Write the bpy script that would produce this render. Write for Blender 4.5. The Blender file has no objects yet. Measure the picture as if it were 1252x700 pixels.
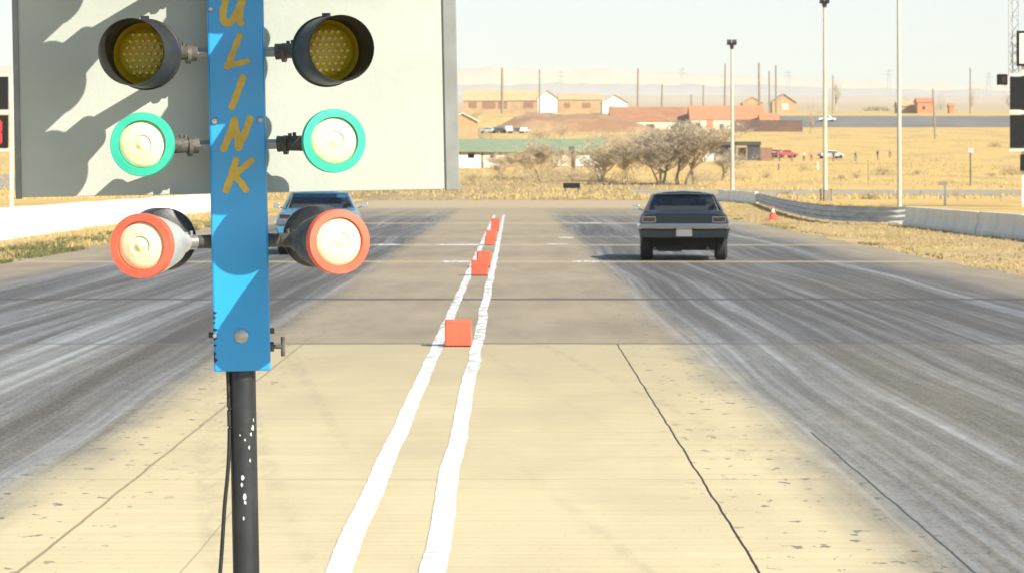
import bpy, math, random
from mathutils import Vector, Matrix, noise as mnoise
R = math.radians
sc = bpy.context.scene
col = sc.collection
F, CX, HY, CAMH = 4000.0, 626.0, 215.0, 1.8     # focal length in photo pixels, axis column, horizon row, eye height

# ------------------------------------------------------------------ terrain profile
PROFILE = [(-80, 0), (255, 0)]
for Y, py in [(330, 231.5), (450, 209), (570, 197), (800, 164), (950, 156), (985, 142), (1300, 136), (1600, 131), (2500, 122), (4000, 117)]:
    PROFILE.append((Y, CAMH + (HY - py) * Y / F))
PROFILE.append((9000, PROFILE[-1][1]))
def G(Y):
    for (a, ha), (b, hb) in zip(PROFILE, PROFILE[1:]):
        if Y <= b:
            return ha + (hb - ha) * (Y - a) / (b - a)
    return PROFILE[-1][1]
def depth(py):                                   # ground distance whose image row is py
    lo, hi = 10.0, 4000.0
    for _ in range(50):
        m = (lo + hi) / 2
        if HY + F * (CAMH - G(m)) / m > py: lo = m
        else: hi = m
    return (lo + hi) / 2
def gx(px, Y): return (px - CX) * Y / F
def gh(py, Y): return CAMH + (HY - py) * Y / F
def spot(px, py):
    Y = depth(py)
    return Vector((gx(px, Y), Y, G(Y)))

# ------------------------------------------------------------------ object helpers
class MB:
    def __init__(s): s.v, s.f, s.m, s.cur = [], [], [], 0
    def add(s, vs, fs):
        o = len(s.v); s.v += [tuple(v) for v in vs]
        for f in fs:
            s.f.append(tuple(i + o for i in f)); s.m.append(s.cur)
        return s
    def quad(s, a, b, c, d): return s.add([a, b, c, d], [(0, 1, 2, 3)])
    def box(s, c, d, rz=0, rx=0, ry=0):
        M = Matrix.Translation(c) @ Matrix.Rotation(rz, 4, 'Z') @ Matrix.Rotation(ry, 4, 'Y') @ Matrix.Rotation(rx, 4, 'X')
        vs = [M @ Vector((x * d[0] / 2, y * d[1] / 2, z * d[2] / 2)) for x in (-1, 1) for y in (-1, 1) for z in (-1, 1)]
        return s.add(vs, [(0, 1, 3, 2), (4, 6, 7, 5), (0, 4, 5, 1), (2, 3, 7, 6), (0, 2, 6, 4), (1, 5, 7, 3)])
    def tube(s, pts, r, n=8, caps=True):
        pts = [Vector(p) for p in pts]
        rs = r if isinstance(r, (list, tuple)) else [r] * len(pts)
        vs = []
        for i, p in enumerate(pts):
            t = (pts[min(i + 1, len(pts) - 1)] - pts[max(i - 1, 0)])
            t = t.normalized() if t.length > 1e-9 else Vector((0, 0, 1))
            a = t.cross(Vector((0, 0, 1)))
            if a.length < 1e-3: a = t.cross(Vector((0, 1, 0)))
            a.normalize(); b = a.cross(t)
            for k in range(n):
                w = 2 * math.pi * k / n
                vs.append(p + (a * math.cos(w) + b * math.sin(w)) * rs[i])
        fs = []
        for i in range(len(pts) - 1):
            for k in range(n):
                k2 = (k + 1) % n
                fs.append((i * n + k, i * n + k2, (i + 1) * n + k2, (i + 1) * n + k))
        if caps and n > 2:
            fs.append(tuple(range(n))); fs.append(tuple((len(pts) - 1) * n + k for k in reversed(range(n))))
        return s.add(vs, fs)
    def lathe(s, prof, n=40, M=None):            # profile of (radius, height); axis is local -Y (height h sits at y = -h)
        M = M or Matrix.Identity(4)
        vs, fs = [], []
        for r, h in prof:
            for k in range(n):
                w = 2 * math.pi * k / n
                vs.append(M @ Vector((r * math.cos(w), -h, r * math.sin(w))))
        for i in range(len(prof) - 1):
            for k in range(n):
                k2 = (k + 1) % n
                fs.append((i * n + k, i * n + k2, (i + 1) * n + k2, (i + 1) * n + k))
        return s.add(vs, fs)
    def build(s, name, mats, parent=None, smooth=False, bevel=0, auto=35):
        me = bpy.data.meshes.new(name)
        me.from_pydata(s.v, [], s.f)
        if not isinstance(mats, (list, tuple)): mats = [mats]
        for m in mats: me.materials.append(m)
        if len(mats) > 1: me.polygons.foreach_set('material_index', s.m)
        o = bpy.data.objects.new(name, me); col.objects.link(o)
        if parent: o.parent = parent
        if smooth:
            me.polygons.foreach_set('use_smooth', [True] * len(me.polygons))
            me.set_sharp_from_angle(angle=R(auto))
        if bevel:
            b = o.modifiers.new('bevel', 'BEVEL'); b.width = bevel; b.segments = 2; b.limit_method = 'ANGLE'
        me.update()
        return o

def tag(o, label=None, cat=None, group=None, kind=None):
    if label: o['label'] = label
    if cat: o['category'] = cat
    if group: o['group'] = group
    if kind: o['kind'] = kind
    return o
def empty(name, loc, label=None, cat=None, group=None, rz=0):
    o = bpy.data.objects.new(name, None); col.objects.link(o)
    o.location = loc; o.rotation_euler = (0, 0, rz); o.empty_display_size = .1
    return tag(o, label, cat, group)
def copy_tree(o, parent=None):
    c = o.copy(); col.objects.link(c)
    if parent: c.parent = parent
    for ch in [x for x in o.children]: copy_tree(ch, c)
    return c

# ------------------------------------------------------------------ materials
def mat(name, c, rough=.7, c2=None, scale=8.0, stretch=(1, 1, 1), metal=0, bump=0, bscale=60, world=False, coat=0, spec=.5, lo=.38, hi=.62, detail=6):
    m = bpy.data.materials.new(name); m.use_nodes = True
    nt = m.node_tree; N, L = nt.nodes, nt.links
    b = N['Principled BSDF']
    b.inputs['Roughness'].default_value = rough; b.inputs['Metallic'].default_value = metal
    b.inputs['Coat Weight'].default_value = coat; b.inputs['Specular IOR Level'].default_value = spec
    b.inputs['Base Color'].default_value = (*c, 1)
    if c2 or bump:
        src = N.new('ShaderNodeNewGeometry').outputs['Position'] if world else N.new('ShaderNodeTexCoord').outputs['Object']
        mp = N.new('ShaderNodeMapping'); mp.inputs['Scale'].default_value = stretch
        L.new(src, mp.inputs['Vector'])
    if c2:
        n = N.new('ShaderNodeTexNoise'); n.inputs['Scale'].default_value = scale; n.inputs['Detail'].default_value = detail
        n.inputs['Roughness'].default_value = .6
        L.new(mp.outputs[0], n.inputs['Vector'])
        r = N.new('ShaderNodeValToRGB'); r.color_ramp.elements[0].position = lo; r.color_ramp.elements[1].position = hi
        r.color_ramp.elements[0].color = (*c, 1); r.color_ramp.elements[1].color = (*c2, 1)
        L.new(n.outputs['Fac'], r.inputs['Fac']); L.new(r.outputs['Color'], b.inputs['Base Color'])
    if bump:
        n2 = N.new('ShaderNodeTexNoise'); n2.inputs['Scale'].default_value = bscale; n2.inputs['Detail'].default_value = 4
        L.new(mp.outputs[0], n2.inputs['Vector'])
        bp = N.new('ShaderNodeBump'); bp.inputs['Strength'].default_value = bump; bp.inputs['Distance'].default_value = .02
        L.new(n2.outputs['Fac'], bp.inputs['Height']); L.new(bp.outputs['Normal'], b.inputs['Normal'])
    return m

class NG:                                         # small expression helper for the longer ground shaders
    def __init__(s, name):
        s.mat = bpy.data.materials.new(name); s.mat.use_nodes = True
        s.N, s.L = s.mat.node_tree.nodes, s.mat.node_tree.links
        s.bsdf = s.N['Principled BSDF']
        p = s.N.new('ShaderNodeNewGeometry'); sep = s.N.new('ShaderNodeSeparateXYZ')
        s.L.new(p.outputs['Position'], sep.inputs[0]); s.X, s.Y, s.Z = sep.outputs
    def _in(s, sock, v):
        if hasattr(v, 'links') or isinstance(v, bpy.types.NodeSocket): s.L.new(v, sock)
        else: sock.default_value = v
    def math(s, op, a, b=0.0, clamp=False):
        n = s.N.new('ShaderNodeMath'); n.operation = op; n.use_clamp = clamp
        s._in(n.inputs[0], a); s._in(n.inputs[1], b); return n.outputs[0]
    def add(s, a, b): return s.math('ADD', a, b)
    def sub(s, a, b): return s.math('SUBTRACT', a, b)
    def mul(s, a, b): return s.math('MULTIPLY', a, b)
    def abs(s, a): return s.math('ABSOLUTE', a)
    def ss(s, v, a, b, lo=0.0, hi=1.0):           # smoothstep of v from a to b
        n = s.N.new('ShaderNodeMapRange'); n.interpolation_type = 'SMOOTHSTEP'
        s._in(n.inputs['Value'], v); n.inputs['From Min'].default_value = a; n.inputs['From Max'].default_value = b
        n.inputs['To Min'].default_value = lo; n.inputs['To Max'].default_value = hi
        return n.outputs['Result']
    def vec(s, x, y, z=0.0):
        n = s.N.new('ShaderNodeCombineXYZ'); s._in(n.inputs[0], x); s._in(n.inputs[1], y); s._in(n.inputs[2], z); return n.outputs[0]
    def noise(s, x, y, scale=1.0, detail=5, rough=.55, z=0.0, dist=0):
        n = s.N.new('ShaderNodeTexNoise'); n.inputs['Scale'].default_value = scale
        n.inputs['Detail'].default_value = detail; n.inputs['Roughness'].default_value = rough; n.inputs['Distortion'].default_value = dist
        s.L.new(s.vec(x, y, z), n.inputs['Vector']); return n.outputs['Fac']
    def mix(s, f, a, b):
        n = s.N.new('ShaderNodeMix'); n.data_type = 'RGBA'
        s._in(n.inputs[0], f)
        for k, v in ((6, a), (7, b)):
            if isinstance(v, tuple): n.inputs[k].default_value = (*v, 1)
            else: s.L.new(v, n.inputs[k])
        return n.outputs[2]
    def bump(s, h, strength, dist=.02):
        n = s.N.new('ShaderNodeBump'); n.inputs['Strength'].default_value = strength; n.inputs['Distance'].default_value = dist
        s.L.new(h, n.inputs['Height']); s.L.new(n.outputs[0], s.bsdf.inputs['Normal'])

# ---- track surface: tan concrete pad, grey asphalt beyond, two lanes black with rubber
def track_material():
    g = NG('track_surface'); X, Y = g.X, g.Y
    # concrete pad
    broom = g.noise(g.mul(X, .35), g.mul(Y, 9.0), 1.0, 4, .6)
    blotch = g.noise(X, g.mul(Y, .35), .9, 6, .6)
    con = g.mix(g.ss(broom, .3, .7), (.57, .47, .265), (.645, .545, .325))
    con = g.mix(g.mul(g.ss(blotch, .35, .72), .6), con, (.50, .415, .255))
    dirt = g.mul(g.ss(g.add(Y, g.mul(blotch, 10)), 16, 44), .72)
    con = g.mix(dirt, con, (.36, .30, .18))
    # asphalt after the pad
    an = g.noise(X, g.mul(Y, .15), 1.3, 7, .65)
    asp = g.mix(g.ss(an, .3, .7), (.245, .20, .137), (.325, .268, .182))
    far = g.noise(g.mul(X, .12), g.mul(Y, .11), 1.0, 3, .5)
    asp = g.mix(g.mul(g.ss(far, .4, .65), .5), asp, (.36, .295, .19))
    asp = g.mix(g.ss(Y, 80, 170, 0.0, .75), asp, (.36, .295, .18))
    base = g.mix(g.ss(Y, 35.08, 35.14), con, asp)
    # pencil-thin scratches across the pad
    scr = g.noise(g.mul(X, 1.2), g.mul(Y, 16), 1.0, 2, .5, 4.0)
    scr2 = g.noise(g.mul(X, 3.0), g.mul(Y, 5), 1.0, 3, .5, 9.0)
    base = g.mix(g.mul(g.mul(g.ss(scr, .70, .76), g.ss(scr2, .5, .6)), .55), base, (.17, .15, .11))
    # rubber in the two lanes
    wob = g.sub(g.noise(g.mul(X, .0), g.mul(Y, .032), 1.0, 2, .4, 2.0), .5)
    edge = g.sub(g.noise(g.mul(X, 1.5), g.mul(Y, .30), 1.0, 6, .6, 7.0), .5)
    d = g.add(g.abs(g.add(X, .45)), g.mul(edge, .75))
    inner = g.ss(d, 1.95, 2.65)
    outer = g.ss(g.add(d, g.mul(wob, 1.6)), 7.3, 9.2, 1.0, 0.0)
    fade = g.ss(Y, 120, 190, 1.0, .15)
    xs = g.add(X, g.mul(wob, .8))
    xs = g.add(xs, g.mul(g.sub(g.noise(g.mul(X, .4), g.mul(Y, .035), 1.0, 2, .5, 5.0), .5), .5))
    s1 = g.noise(g.mul(xs, 1.7), g.mul(Y, .014), 1.0, 4, .6, 1.0)
    s2 = g.noise(g.mul(xs, 6.0), g.mul(Y, .035), 1.0, 4, .6, 3.0)
    s3 = g.noise(g.mul(xs, 22), g.mul(Y, .16), 1.0, 4, .6, 6.0)
    s4 = g.noise(g.mul(X, 7), g.mul(Y, 1.6), 1.0, 5, .7, 15.0)
    st = g.add(g.mul(g.sub(s4, .5), .16), g.add(g.mul(s1, .48), g.add(g.mul(s2, .34), g.mul(s3, .18))))
    ramp = g.N.new('ShaderNodeValToRGB'); e = ramp.color_ramp.elements
    e[0].position = .40; e[0].color = (.036, .038, .042, 1)
    e[1].position = .64; e[1].color = (.33, .35, .355, 1)
    for p, c in ((.455, (.068, .073, .079, 1)), (.505, (.108, .116, .124, 1)), (.56, (.175, .187, .197, 1))):
        k = e.new(p); k.color = c
    g.L.new(st, ramp.inputs['Fac'])
    dens = g.mul(g.mul(inner, outer), fade)
    patch = g.ss(g.noise(g.mul(X, .5), g.mul(Y, .05), 1.0, 4, .6, 11.0), .25, .6, .88, .99)
    cover = g.mul(dens, patch)
    # heavier black where the tyres spin at the start
    heavy = g.mul(g.mul(g.ss(Y, 30, 44), g.ss(Y, 70, 100, 1.0, .35)), g.ss(g.abs(g.sub(g.abs(g.add(X, .45)), 4.6)), 1.2, 3.6, 1.0, 0.0))
    heavy = g.mul(heavy, g.ss(s2, .35, .6, 1.0, .35))
    rub = g.mix(g.mul(heavy, .75), ramp.outputs['Color'], (.05, .049, .046))
    grit = g.noise(g.mul(X, 40), g.mul(Y, 9), 1.0, 3, .7, 17.0)
    base = g.mix(g.ss(grit, .58, .74, 0.0, .30), base, (.25, .20, .12))
    cover = g.mul(cover, g.ss(grit, .25, .75, 1.0, .72))
    base = g.mix(cover, base, rub)
    # faint tyre scuffs that wander off the lanes over the pad
    sc_ = g.noise(g.add(g.mul(X, 2.2), g.mul(Y, .22)), g.mul(Y, .02), 1.0, 3, .5, 21.0)
    base = g.mix(g.mul(g.mul(g.ss(sc_, .60, .68), g.ss(s4, .4, .6)), .22), base, (.22, .19, .14))
    oil = g.noise(g.mul(X, 1.1), g.mul(Y, .6), 1.0, 4, .55, 23.0)
    base = g.mix(g.mul(g.ss(oil, .66, .74), .30), base, (.24, .19, .11))
    # shreds of rubber strewn along the edge of each lane
    fl = g.noise(g.mul(X, 9.0), g.mul(Y, 4.5), 1.0, 3, .55, 13.0)
    fl_band = g.mul(g.ss(d, 1.2, 1.9), g.ss(d, 2.3, 3.4, 1.0, .25))
    base = g.mix(g.mul(g.mul(g.ss(fl, .63, .66), fl_band), .75), base, (.10, .10, .10))
    # joints
    wig = g.mul(g.sub(g.noise(0.0, g.mul(Y, 1.1), 1.0, 4, .5, 8.0), .5), .03)
    def line_x(x0, w, y0, y1, colr, k=1.0):
        nonlocal base
        m = g.ss(g.abs(g.sub(g.add(X, wig), x0)), w * .6, w, 1.0, 0.0)
        m = g.mul(m, g.mul(g.ss(Y, y0 - .01, y0 + .3), g.ss(Y, y1 - .02, y1, 1.0, 0.0)))
        base = g.mix(g.mul(m, k), base, colr)
    line_x(1.125, .009, -5, 35.1, (.045, .04, .032))
    line_x(-2.24, .012, -5, 35.1, (.26, .20, .11), .9)
    line_x(-1.50, .007, -5, 18.0, (.30, .24, .14), .6)
    line_x(2.10, .010, 14, 23.0, (.06, .06, .06), .9)
    wigx = g.mul(g.sub(g.noise(g.mul(X, .8), 0.0, 1.0, 4, .6, 6.0), .5), .5)
    def line_y(y0, w, colr, k, soft=.6):
        nonlocal base
        m = g.ss(g.abs(g.sub(g.add(Y, wigx), y0)), w * soft, w, 1.0, 0.0)
        gap = g.ss(g.noise(g.mul(X, .7), y0 * 1.7, 1.0, 4, .6), .25, .5, .35, 1.0)
        base = g.mix(g.mul(g.mul(m, gap), k), base, colr)
    line_y(35.1, .16, (.13, .11, .085), .8)
    line_y(47.7, .38, (.07, .064, .055), .85)
    line_y(19.4, .02, (.2, .17, .11), .5)
    for y0, w, k in ((68.6, .9, .6), (85.0, 1.1, .6), (96.5, .8, .4), (124.0, 2.2, .6), (150.0, 3.0, .35)):
        line_y(y0, w, (.46, .37, .2), k, .35)
    g.L.new(base, g.bsdf.inputs['Base Color'])
    g.L.new(g.add(.9, g.mul(cover, -.12)), g.bsdf.inputs['Roughness'])
    g.bsdf.inputs['Specular IOR Level'].default_value = .22
    g.bump(g.add(g.mul(broom, .3), g.noise(X, Y, 25.0, 3, .6)), .12, .01)
    return g.mat

# ---- dry field
def ground_material():
    g = NG('dry_ground'); X, Y = g.X, g.Y
    n1 = g.noise(g.mul(X, .10), g.mul(Y, .035), 1.0, 6, .6)
    n2 = g.noise(g.mul(X, .8), g.mul(Y, .25), 1.0, 6, .65, 3.0)
    n3 = g.noise(g.mul(X, 6), g.mul(Y, 2), 1.0, 4, .6, 5.0)
    c = g.mix(g.ss(n2, .3, .7), (.56, .375, .125), (.66, .46, .165))
    c = g.mix(g.mul(g.ss(n1, .45, .68), .6), c, (.38, .275, .135))
    c = g.mix(g.mul(g.ss(n3, .5, .75), .35), c, (.34, .25, .12))
    # bare sand across the end of the strip
    wob = g.mul(g.sub(n2, .5), 30)
    sand = g.mul(g.ss(g.add(Y, wob), 172, 186), g.ss(g.add(Y, wob), 238, 262, 1.0, 0.0))
    sand = g.mul(sand, g.ss(g.abs(X), 11, 15, 1.0, 0.0))
    c = g.mix(sand, c, (.44, .35, .215))
    brush = g.mul(g.mul(g.ss(Y, 232, 250), g.ss(g.add(Y, wob), 330, 430, 1.0, 0.0)), g.ss(g.abs(g.add(X, 2)), 14, 26, 1.0, 0.0))
    c = g.mix(g.mul(brush, .8), c, (.37, .28, .15))
    sh = g.mul(g.ss(g.abs(g.add(X, .6)), 15, 17, 1.0, 0.0), g.ss(Y, 170, 200, 1.0, 0.0))
    c = g.mix(g.mul(sh, g.ss(n2, .25, .7, .85, .3)), c, (.36, .285, .165))
    # sparse green weed close to the asphalt on the left
    weed = g.mul(g.ss(g.abs(g.add(X, 11.6)), .5, 2.2, 1.0, 0.0), g.ss(n2, .35, .55))
    c = g.mix(g.mul(weed, .6), c, (.16, .15, .07))
    # scrub plain above the road
    c = g.mix(g.ss(g.add(Y, g.mul(g.sub(n1, .5), 300)), 1080, 1250), c, (.50, .39, .22))
    c = g.mix(g.ss(Y, 1500, 2400), c, (.56, .47, .33))
    g.L.new(c, g.bsdf.inputs['Base Color']); g.bsdf.inputs['Roughness'].default_value = .95
    g.bsdf.inputs['Specular IOR Level'].default_value = .1
    g.bump(g.add(n2, g.mul(n3, .5)), .6, .15)
    return g.mat

M = {}
M['track'] = track_material(); M['ground'] = ground_material()
M['paint'] = None
def paint_material():
    g = NG('worn_white_paint'); X, Y = g.X, g.Y
    w = g.noise(g.mul(X, 9), g.mul(Y, 2.2), 1.0, 6, .65)
    w2 = g.noise(g.mul(X, 1.5), g.mul(Y, 22), 1.0, 2, .5, 4.0)
    c = g.mix(g.ss(w, .35, .7), (.80, .80, .77), (.66, .65, .58))
    dirty = g.ss(Y, 22, 40, 0.0, .75)
    c = g.mix(g.mul(g.ss(w, .42, .62), g.add(dirty, .2)), c, (.33, .31, .25))
    c = g.mix(g.mul(g.ss(w2, .69, .71), .8), c, (.08, .075, .06))
    g.L.new(c, g.bsdf.inputs['Base Color']); g.bsdf.inputs['Roughness'].default_value = .8
    return g.mat
M['paint'] = paint_material()
M['blue'] = mat('blue_enamel', (.012, .29, .62), .38, (.016, .315, .66), 5, coat=.25, bump=.03, bscale=30)
M['black_pole'] = mat('black_painted_pipe', (.016, .018, .019), .42, (.030, .032, .033), 9, bump=.05)
M['chip'] = mat('bare_metal_chip', (.5, .5, .48), .5)
M['board'] = mat('grey_board', (.405, .43, .365), .75, (.475, .495, .42), 1.8, bump=.05, bscale=90)
M['trim'] = mat('grey_trim', (.20, .205, .185), .6, (.255, .26, .235), 6)
M['black'] = mat('black_plastic', (.010, .010, .010), .5, (.020, .019, .018), 20)
M['hood'] = mat('black_hood_metal', (.012, .012, .012), .42, (.035, .034, .03), 14, bump=.04)
M['grey_hood'] = mat('hood_worn_black', (.017, .0175, .018), .45, (.034, .033, .030), 14, bump=.04)
M['steel'] = mat('dull_steel', (.30, .30, .29), .38, (.45, .44, .41), 12, metal=.75)
M['fitting'] = mat('dirty_cast_fitting', (.045, .042, .036), .6, (.12, .11, .085), 16, bump=.3, bscale=40)
M['amber'] = mat('amber_lens', (.62, .42, .005), .4, (.66, .46, .01), 25)
M['amber_dot'] = mat('amber_led', (1.0, .84, .22), .35)
M['green'] = mat('green_lamp_rim', (.025, .42, .27), .5, (.04, .48, .32), 10)
M['red'] = mat('red_lamp_rim', (.70, .105, .055), .5, (.78, .14, .075), 10)
M['yellow_paint'] = mat('ochre_sign_paint', (.62, .42, .055), .6, (.52, .34, .045), 30)
M['pbulb'] = mat('bulb_silver', (.62, .60, .52), .3, (.70, .68, .60), 12, metal=.35)
def lens_mat():
    m = bpy.data.materials.new('frosted_lens'); m.use_nodes = True
    N, L = m.node_tree.nodes, m.node_tree.links; b = N['Principled BSDF']
    tc = N.new('ShaderNodeTexCoord'); mp = N.new('ShaderNodeMapping'); L.new(tc.outputs['Object'], mp.inputs[0])
    w = N.new('ShaderNodeTexNoise'); w.inputs['Scale'].default_value = 40; L.new(mp.outputs[0], w.inputs['Vector'])
    r = N.new('ShaderNodeValToRGB'); r.color_ramp.elements[0].color = (.74, .66, .38, 1); r.color_ramp.elements[1].color = (.84, .77, .50, 1)
    r.color_ramp.elements[0].position = .35; r.color_ramp.elements[1].position = .65
    L.new(w.outputs['Fac'], r.inputs[0]); L.new(r.outputs[0], b.inputs['Base Color'])
    b.inputs['Roughness'].default_value = .35; b.inputs['Coat Weight'].default_value = .4
    vo = N.new('ShaderNodeTexVoronoi'); vo.inputs['Scale'].default_value = 110; L.new(mp.outputs[0], vo.inputs['Vector'])
    bp_ = N.new('ShaderNodeBump'); bp_.inputs['Strength'].default_value = .07; bp_.inputs['Distance'].default_value = .004
    L.new(vo.outputs['Distance'], bp_.inputs['Height']); L.new(bp_.outputs[0], b.inputs['Normal'])
    return m
M['lens'] = lens_mat()
M['tyre'] = mat('tyre_rubber', (.016, .016, .017), .8, (.026, .026, .027), 30)
M['chrome'] = mat('worn_chrome', (.62, .62, .60), .22, metal=1)
M['rim'] = mat('grey_wheel', (.25, .25, .26), .4, metal=.8)
M['under'] = mat('car_underside', (.004, .004, .0045), .8)
M['slate'] = mat('slate_car_paint', (.0065, .011, .013), .5, (.008, .013, .016), 3, spec=.3)
M['azure'] = mat('blue_car_paint', (.035, .175, .28), .35, (.045, .20, .31), 3, coat=.4)
M['seat'] = mat('dark_seat', (.02, .02, .022), .8)
M['taillight'] = mat('tail_lamp_red', (.035, .016, .011), .5, spec=.3)
M['plate'] = mat('plate_shade_grey', (.17, .17, .165), .5)  # white plate darkened to grey, its shade put into the colour
M['panel_black'] = mat('score_black', (.010, .012, .012), .9, (.014, .016, .016), 3, spec=.15)
M['white_metal'] = mat('white_steel', (.66, .60, .46), .5, (.74, .68, .54), 2)
M['pole'] = mat('pale_lamp_post', (.47, .43, .33), .6, (.56, .51, .40), 1.2, stretch=(3, 3, .4))
M['wood'] = mat('grey_post_wood', (.22, .175, .115), .9, (.33, .27, .18), 3, stretch=(4, 4, .5))
M['pole_wood'] = mat('hazed_pole_wood', (.20, .165, .12), .9, (.28, .235, .17), 2, stretch=(4, 4, .4))  # the fading of the far poles into haze is mixed into this paler wood
M['darkwood'] = mat('dark_pole_wood', (.10, .085, .065), .9, (.17, .14, .10), 2, stretch=(4, 4, .4))
M['conc_wall'] = mat('wall_concrete', (.66, .62, .50), .85, (.80, .76, .64), 1.1, stretch=(1, 1, .6), bump=.2, bscale=14, lo=.3, hi=.7)
M['white_wall'] = mat('white_wall_paint', (.74, .72, .62), .8, (.82, .80, .72), 1.0, stretch=(.4, .4, 2), bump=.1, bscale=14)
M['galv'] = mat('galvanised_rail', (.52, .53, .51), .6, (.34, .345, .33), 1.3, metal=.1, stretch=(1, .6, 3))
M['orange'] = mat('orange_foam', (.75, .11, .05), .75, (.56, .08, .04), 7, lo=.48, hi=.75, bump=.1, bscale=50)
M['orange_dim'] = mat('orange_dusty_foam', (.52, .085, .04), .85, (.60, .11, .055), 9, bump=.1, bscale=50)
M['black_rubber'] = mat('black_base', (.02, .02, .02), .8)
M['cream'] = mat('cream_wall', (.70, .62, .44), .85, (.78, .70, .52), .6)
M['tan_roof'] = mat('tan_roof', (.46, .34, .17), .9, (.54, .40, .21), .5)
M['tan_wall'] = mat('tan_wall', (.48, .33, .17), .9, (.42, .27, .14), .4)
M['brown_wall'] = mat('brown_wall', (.25, .13, .08), .9, (.32, .17, .10), .4)
M['redbrown'] = mat('rust_roof', (.35, .155, .07), .9, (.41, .20, .10), .35)
M['orange_roof'] = mat('orange_red_roof', (.62, .22, .095), .9, (.56, .23, .11), .3)
M['green_roof'] = mat('faded_green_roof', (.20, .26, .145), .8, (.25, .30, .18), .5)
M['glass_dark'] = mat('dark_window', (.05, .05, .05), .2)
M['dark_wall'] = mat('dark_fence_wall', (.11, .065, .05), .9, (.15, .085, .06), .3)
M['shed'] = mat('shed_black', (.05, .048, .045), .85, (.075, .07, .062), .5)
M['red'] = M['red']
M['soil'] = mat('red_soil', (.30, .16, .078), .95, (.44, .285, .14), .09, world=True, bump=.5, bscale=.6)
M['road'] = mat('far_asphalt', (.15, .14, .125), .9, (.19, .175, .15), .08, world=True)
M['dirt'] = mat('dirt_road', (.31, .265, .185), .95, (.37, .31, .21), .12, world=True)
M['hill_near'] = mat('hill_blue_grey', (.50, .47, .39), .95, (.56, .52, .42), .003, world=True)
M['hill_far'] = mat('hill_cream', (.86, .72, .47), .95, (.80, .66, .42), .0016, world=True, stretch=(1, 1, 3))
M['twig'] = mat('bare_twig', (.37, .305, .21), .95, (.48, .40, .28), .8)
M['twig_pale'] = mat('pale_twig', (.44, .35, .21), .95, (.54, .44, .28), .5)
M['bark'] = mat('grey_bark', (.22, .18, .125), .95, (.30, .24, .17), 2)
M['sage'] = mat('sage_leaf', (.175, .155, .085), .9, (.25, .215, .12), .9)
M['evergreen'] = mat('evergreen_leaf', (.045, .06, .04), .9, (.075, .09, .06), .7)
M['straw'] = mat('straw_blade', (.46, .33, .125), .9, (.60, .45, .19), .7, world=True)
M['straw_dark'] = mat('straw_old', (.30, .215, .10), .9, (.46, .33, .135), .5, world=True)
M['shoulder'] = mat('dull_straw', (.40, .30, .135), .9, (.54, .42, .20), .6, world=True)
M['brush'] = mat('dry_brush', (.27, .20, .105), .95, (.40, .30, .155), .3, world=True)
M['weed'] = mat('weed_green', (.10, .11, .035), .9, (.17, .16, .06), .8, world=True)
M['lattice'] = mat('grey_lattice', (.42, .43, .42), .6)
M['led_red'] = bpy.data.materials.new('lit_red_digit'); M['led_red'].use_nodes = True
_b = M['led_red'].node_tree.nodes['Principled BSDF']; _b.inputs['Base Color'].default_value = (.5, .02, .02, 1)
_b.inputs['Emission Color'].default_value = (1, .05, .04, 1); _b.inputs['Emission Strength'].default_value = .35
def glass_mat(name, tint, refl=.25):
    m = bpy.data.materials.new(name); m.use_nodes = True
    N, L = m.node_tree.nodes, m.node_tree.links
    for n in list(N):
        if n.type != 'OUTPUT_MATERIAL': N.remove(n)
    t = N.new('ShaderNodeBsdfTransparent'); t.inputs[0].default_value = (*tint, 1)
    gl = N.new('ShaderNodeBsdfGlossy'); gl.inputs['Roughness'].default_value = .05; gl.inputs[0].default_value = (.8, .9, .95, 1)
    lw = N.new('ShaderNodeLayerWeight'); lw.inputs[0].default_value = refl
    mx = N.new('ShaderNodeMixShader')
    L.new(lw.outputs['Fresnel'], mx.inputs[0]); L.new(t.outputs[0], mx.inputs[1]); L.new(gl.outputs[0], mx.inputs[2])
    L.new(mx.outputs[0], N['Material Output'].inputs['Surface'])
    return m
M['glass'] = glass_mat('car_glass', (.88, .94, .92), .2)

# ------------------------------------------------------------------ SETTING
def sheet(name, m, xs, ys, dz=0.0, hf=None):
    b = MB(); W = len(xs)
    vs = [(x, y, (hf(x, y) if hf else G(y)) + dz) for y in ys for x in xs]
    fs = [(j * W + i, j * W + i + 1, (j + 1) * W + i + 1, (j + 1) * W + i) for j in range(len(ys) - 1) for i in range(W - 1)]
    b.add(vs, fs)
    return tag(b.build(name, m), kind='structure')
sheet('ground', M['ground'], [-4400, -600, -100, -30, 0, 30, 100, 600, 4400], [p[0] for p in PROFILE])
# asphalt strip with ragged edges
random.seed(3)
b = MB(); ys = [-60 + k * 1.5 for k in range(int(242 / 1.5) + 1)]
vs, fs = [], []
for y in ys:
    e1 = 9.15 + .35 * mnoise.noise(Vector((0, y * .22, 1))) + .15 * mnoise.noise(Vector((0, y * .9, 5)))
    e0 = -10.5 + .35 * mnoise.noise(Vector((0, y * .22, 9))) + .15 * mnoise.noise(Vector((0, y * .9, 3)))
    vs += [(e0, y, .004), (0, y, .004), (e1, y, .004)]
for j in range(len(ys) - 1):
    for i in range(2): fs.append((j * 3 + i, j * 3 + i + 1, j * 3 + i + 4, j * 3 + i + 3))
b.add(vs, fs); tag(b.build('drag_strip', M['track']), kind='structure')
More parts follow.
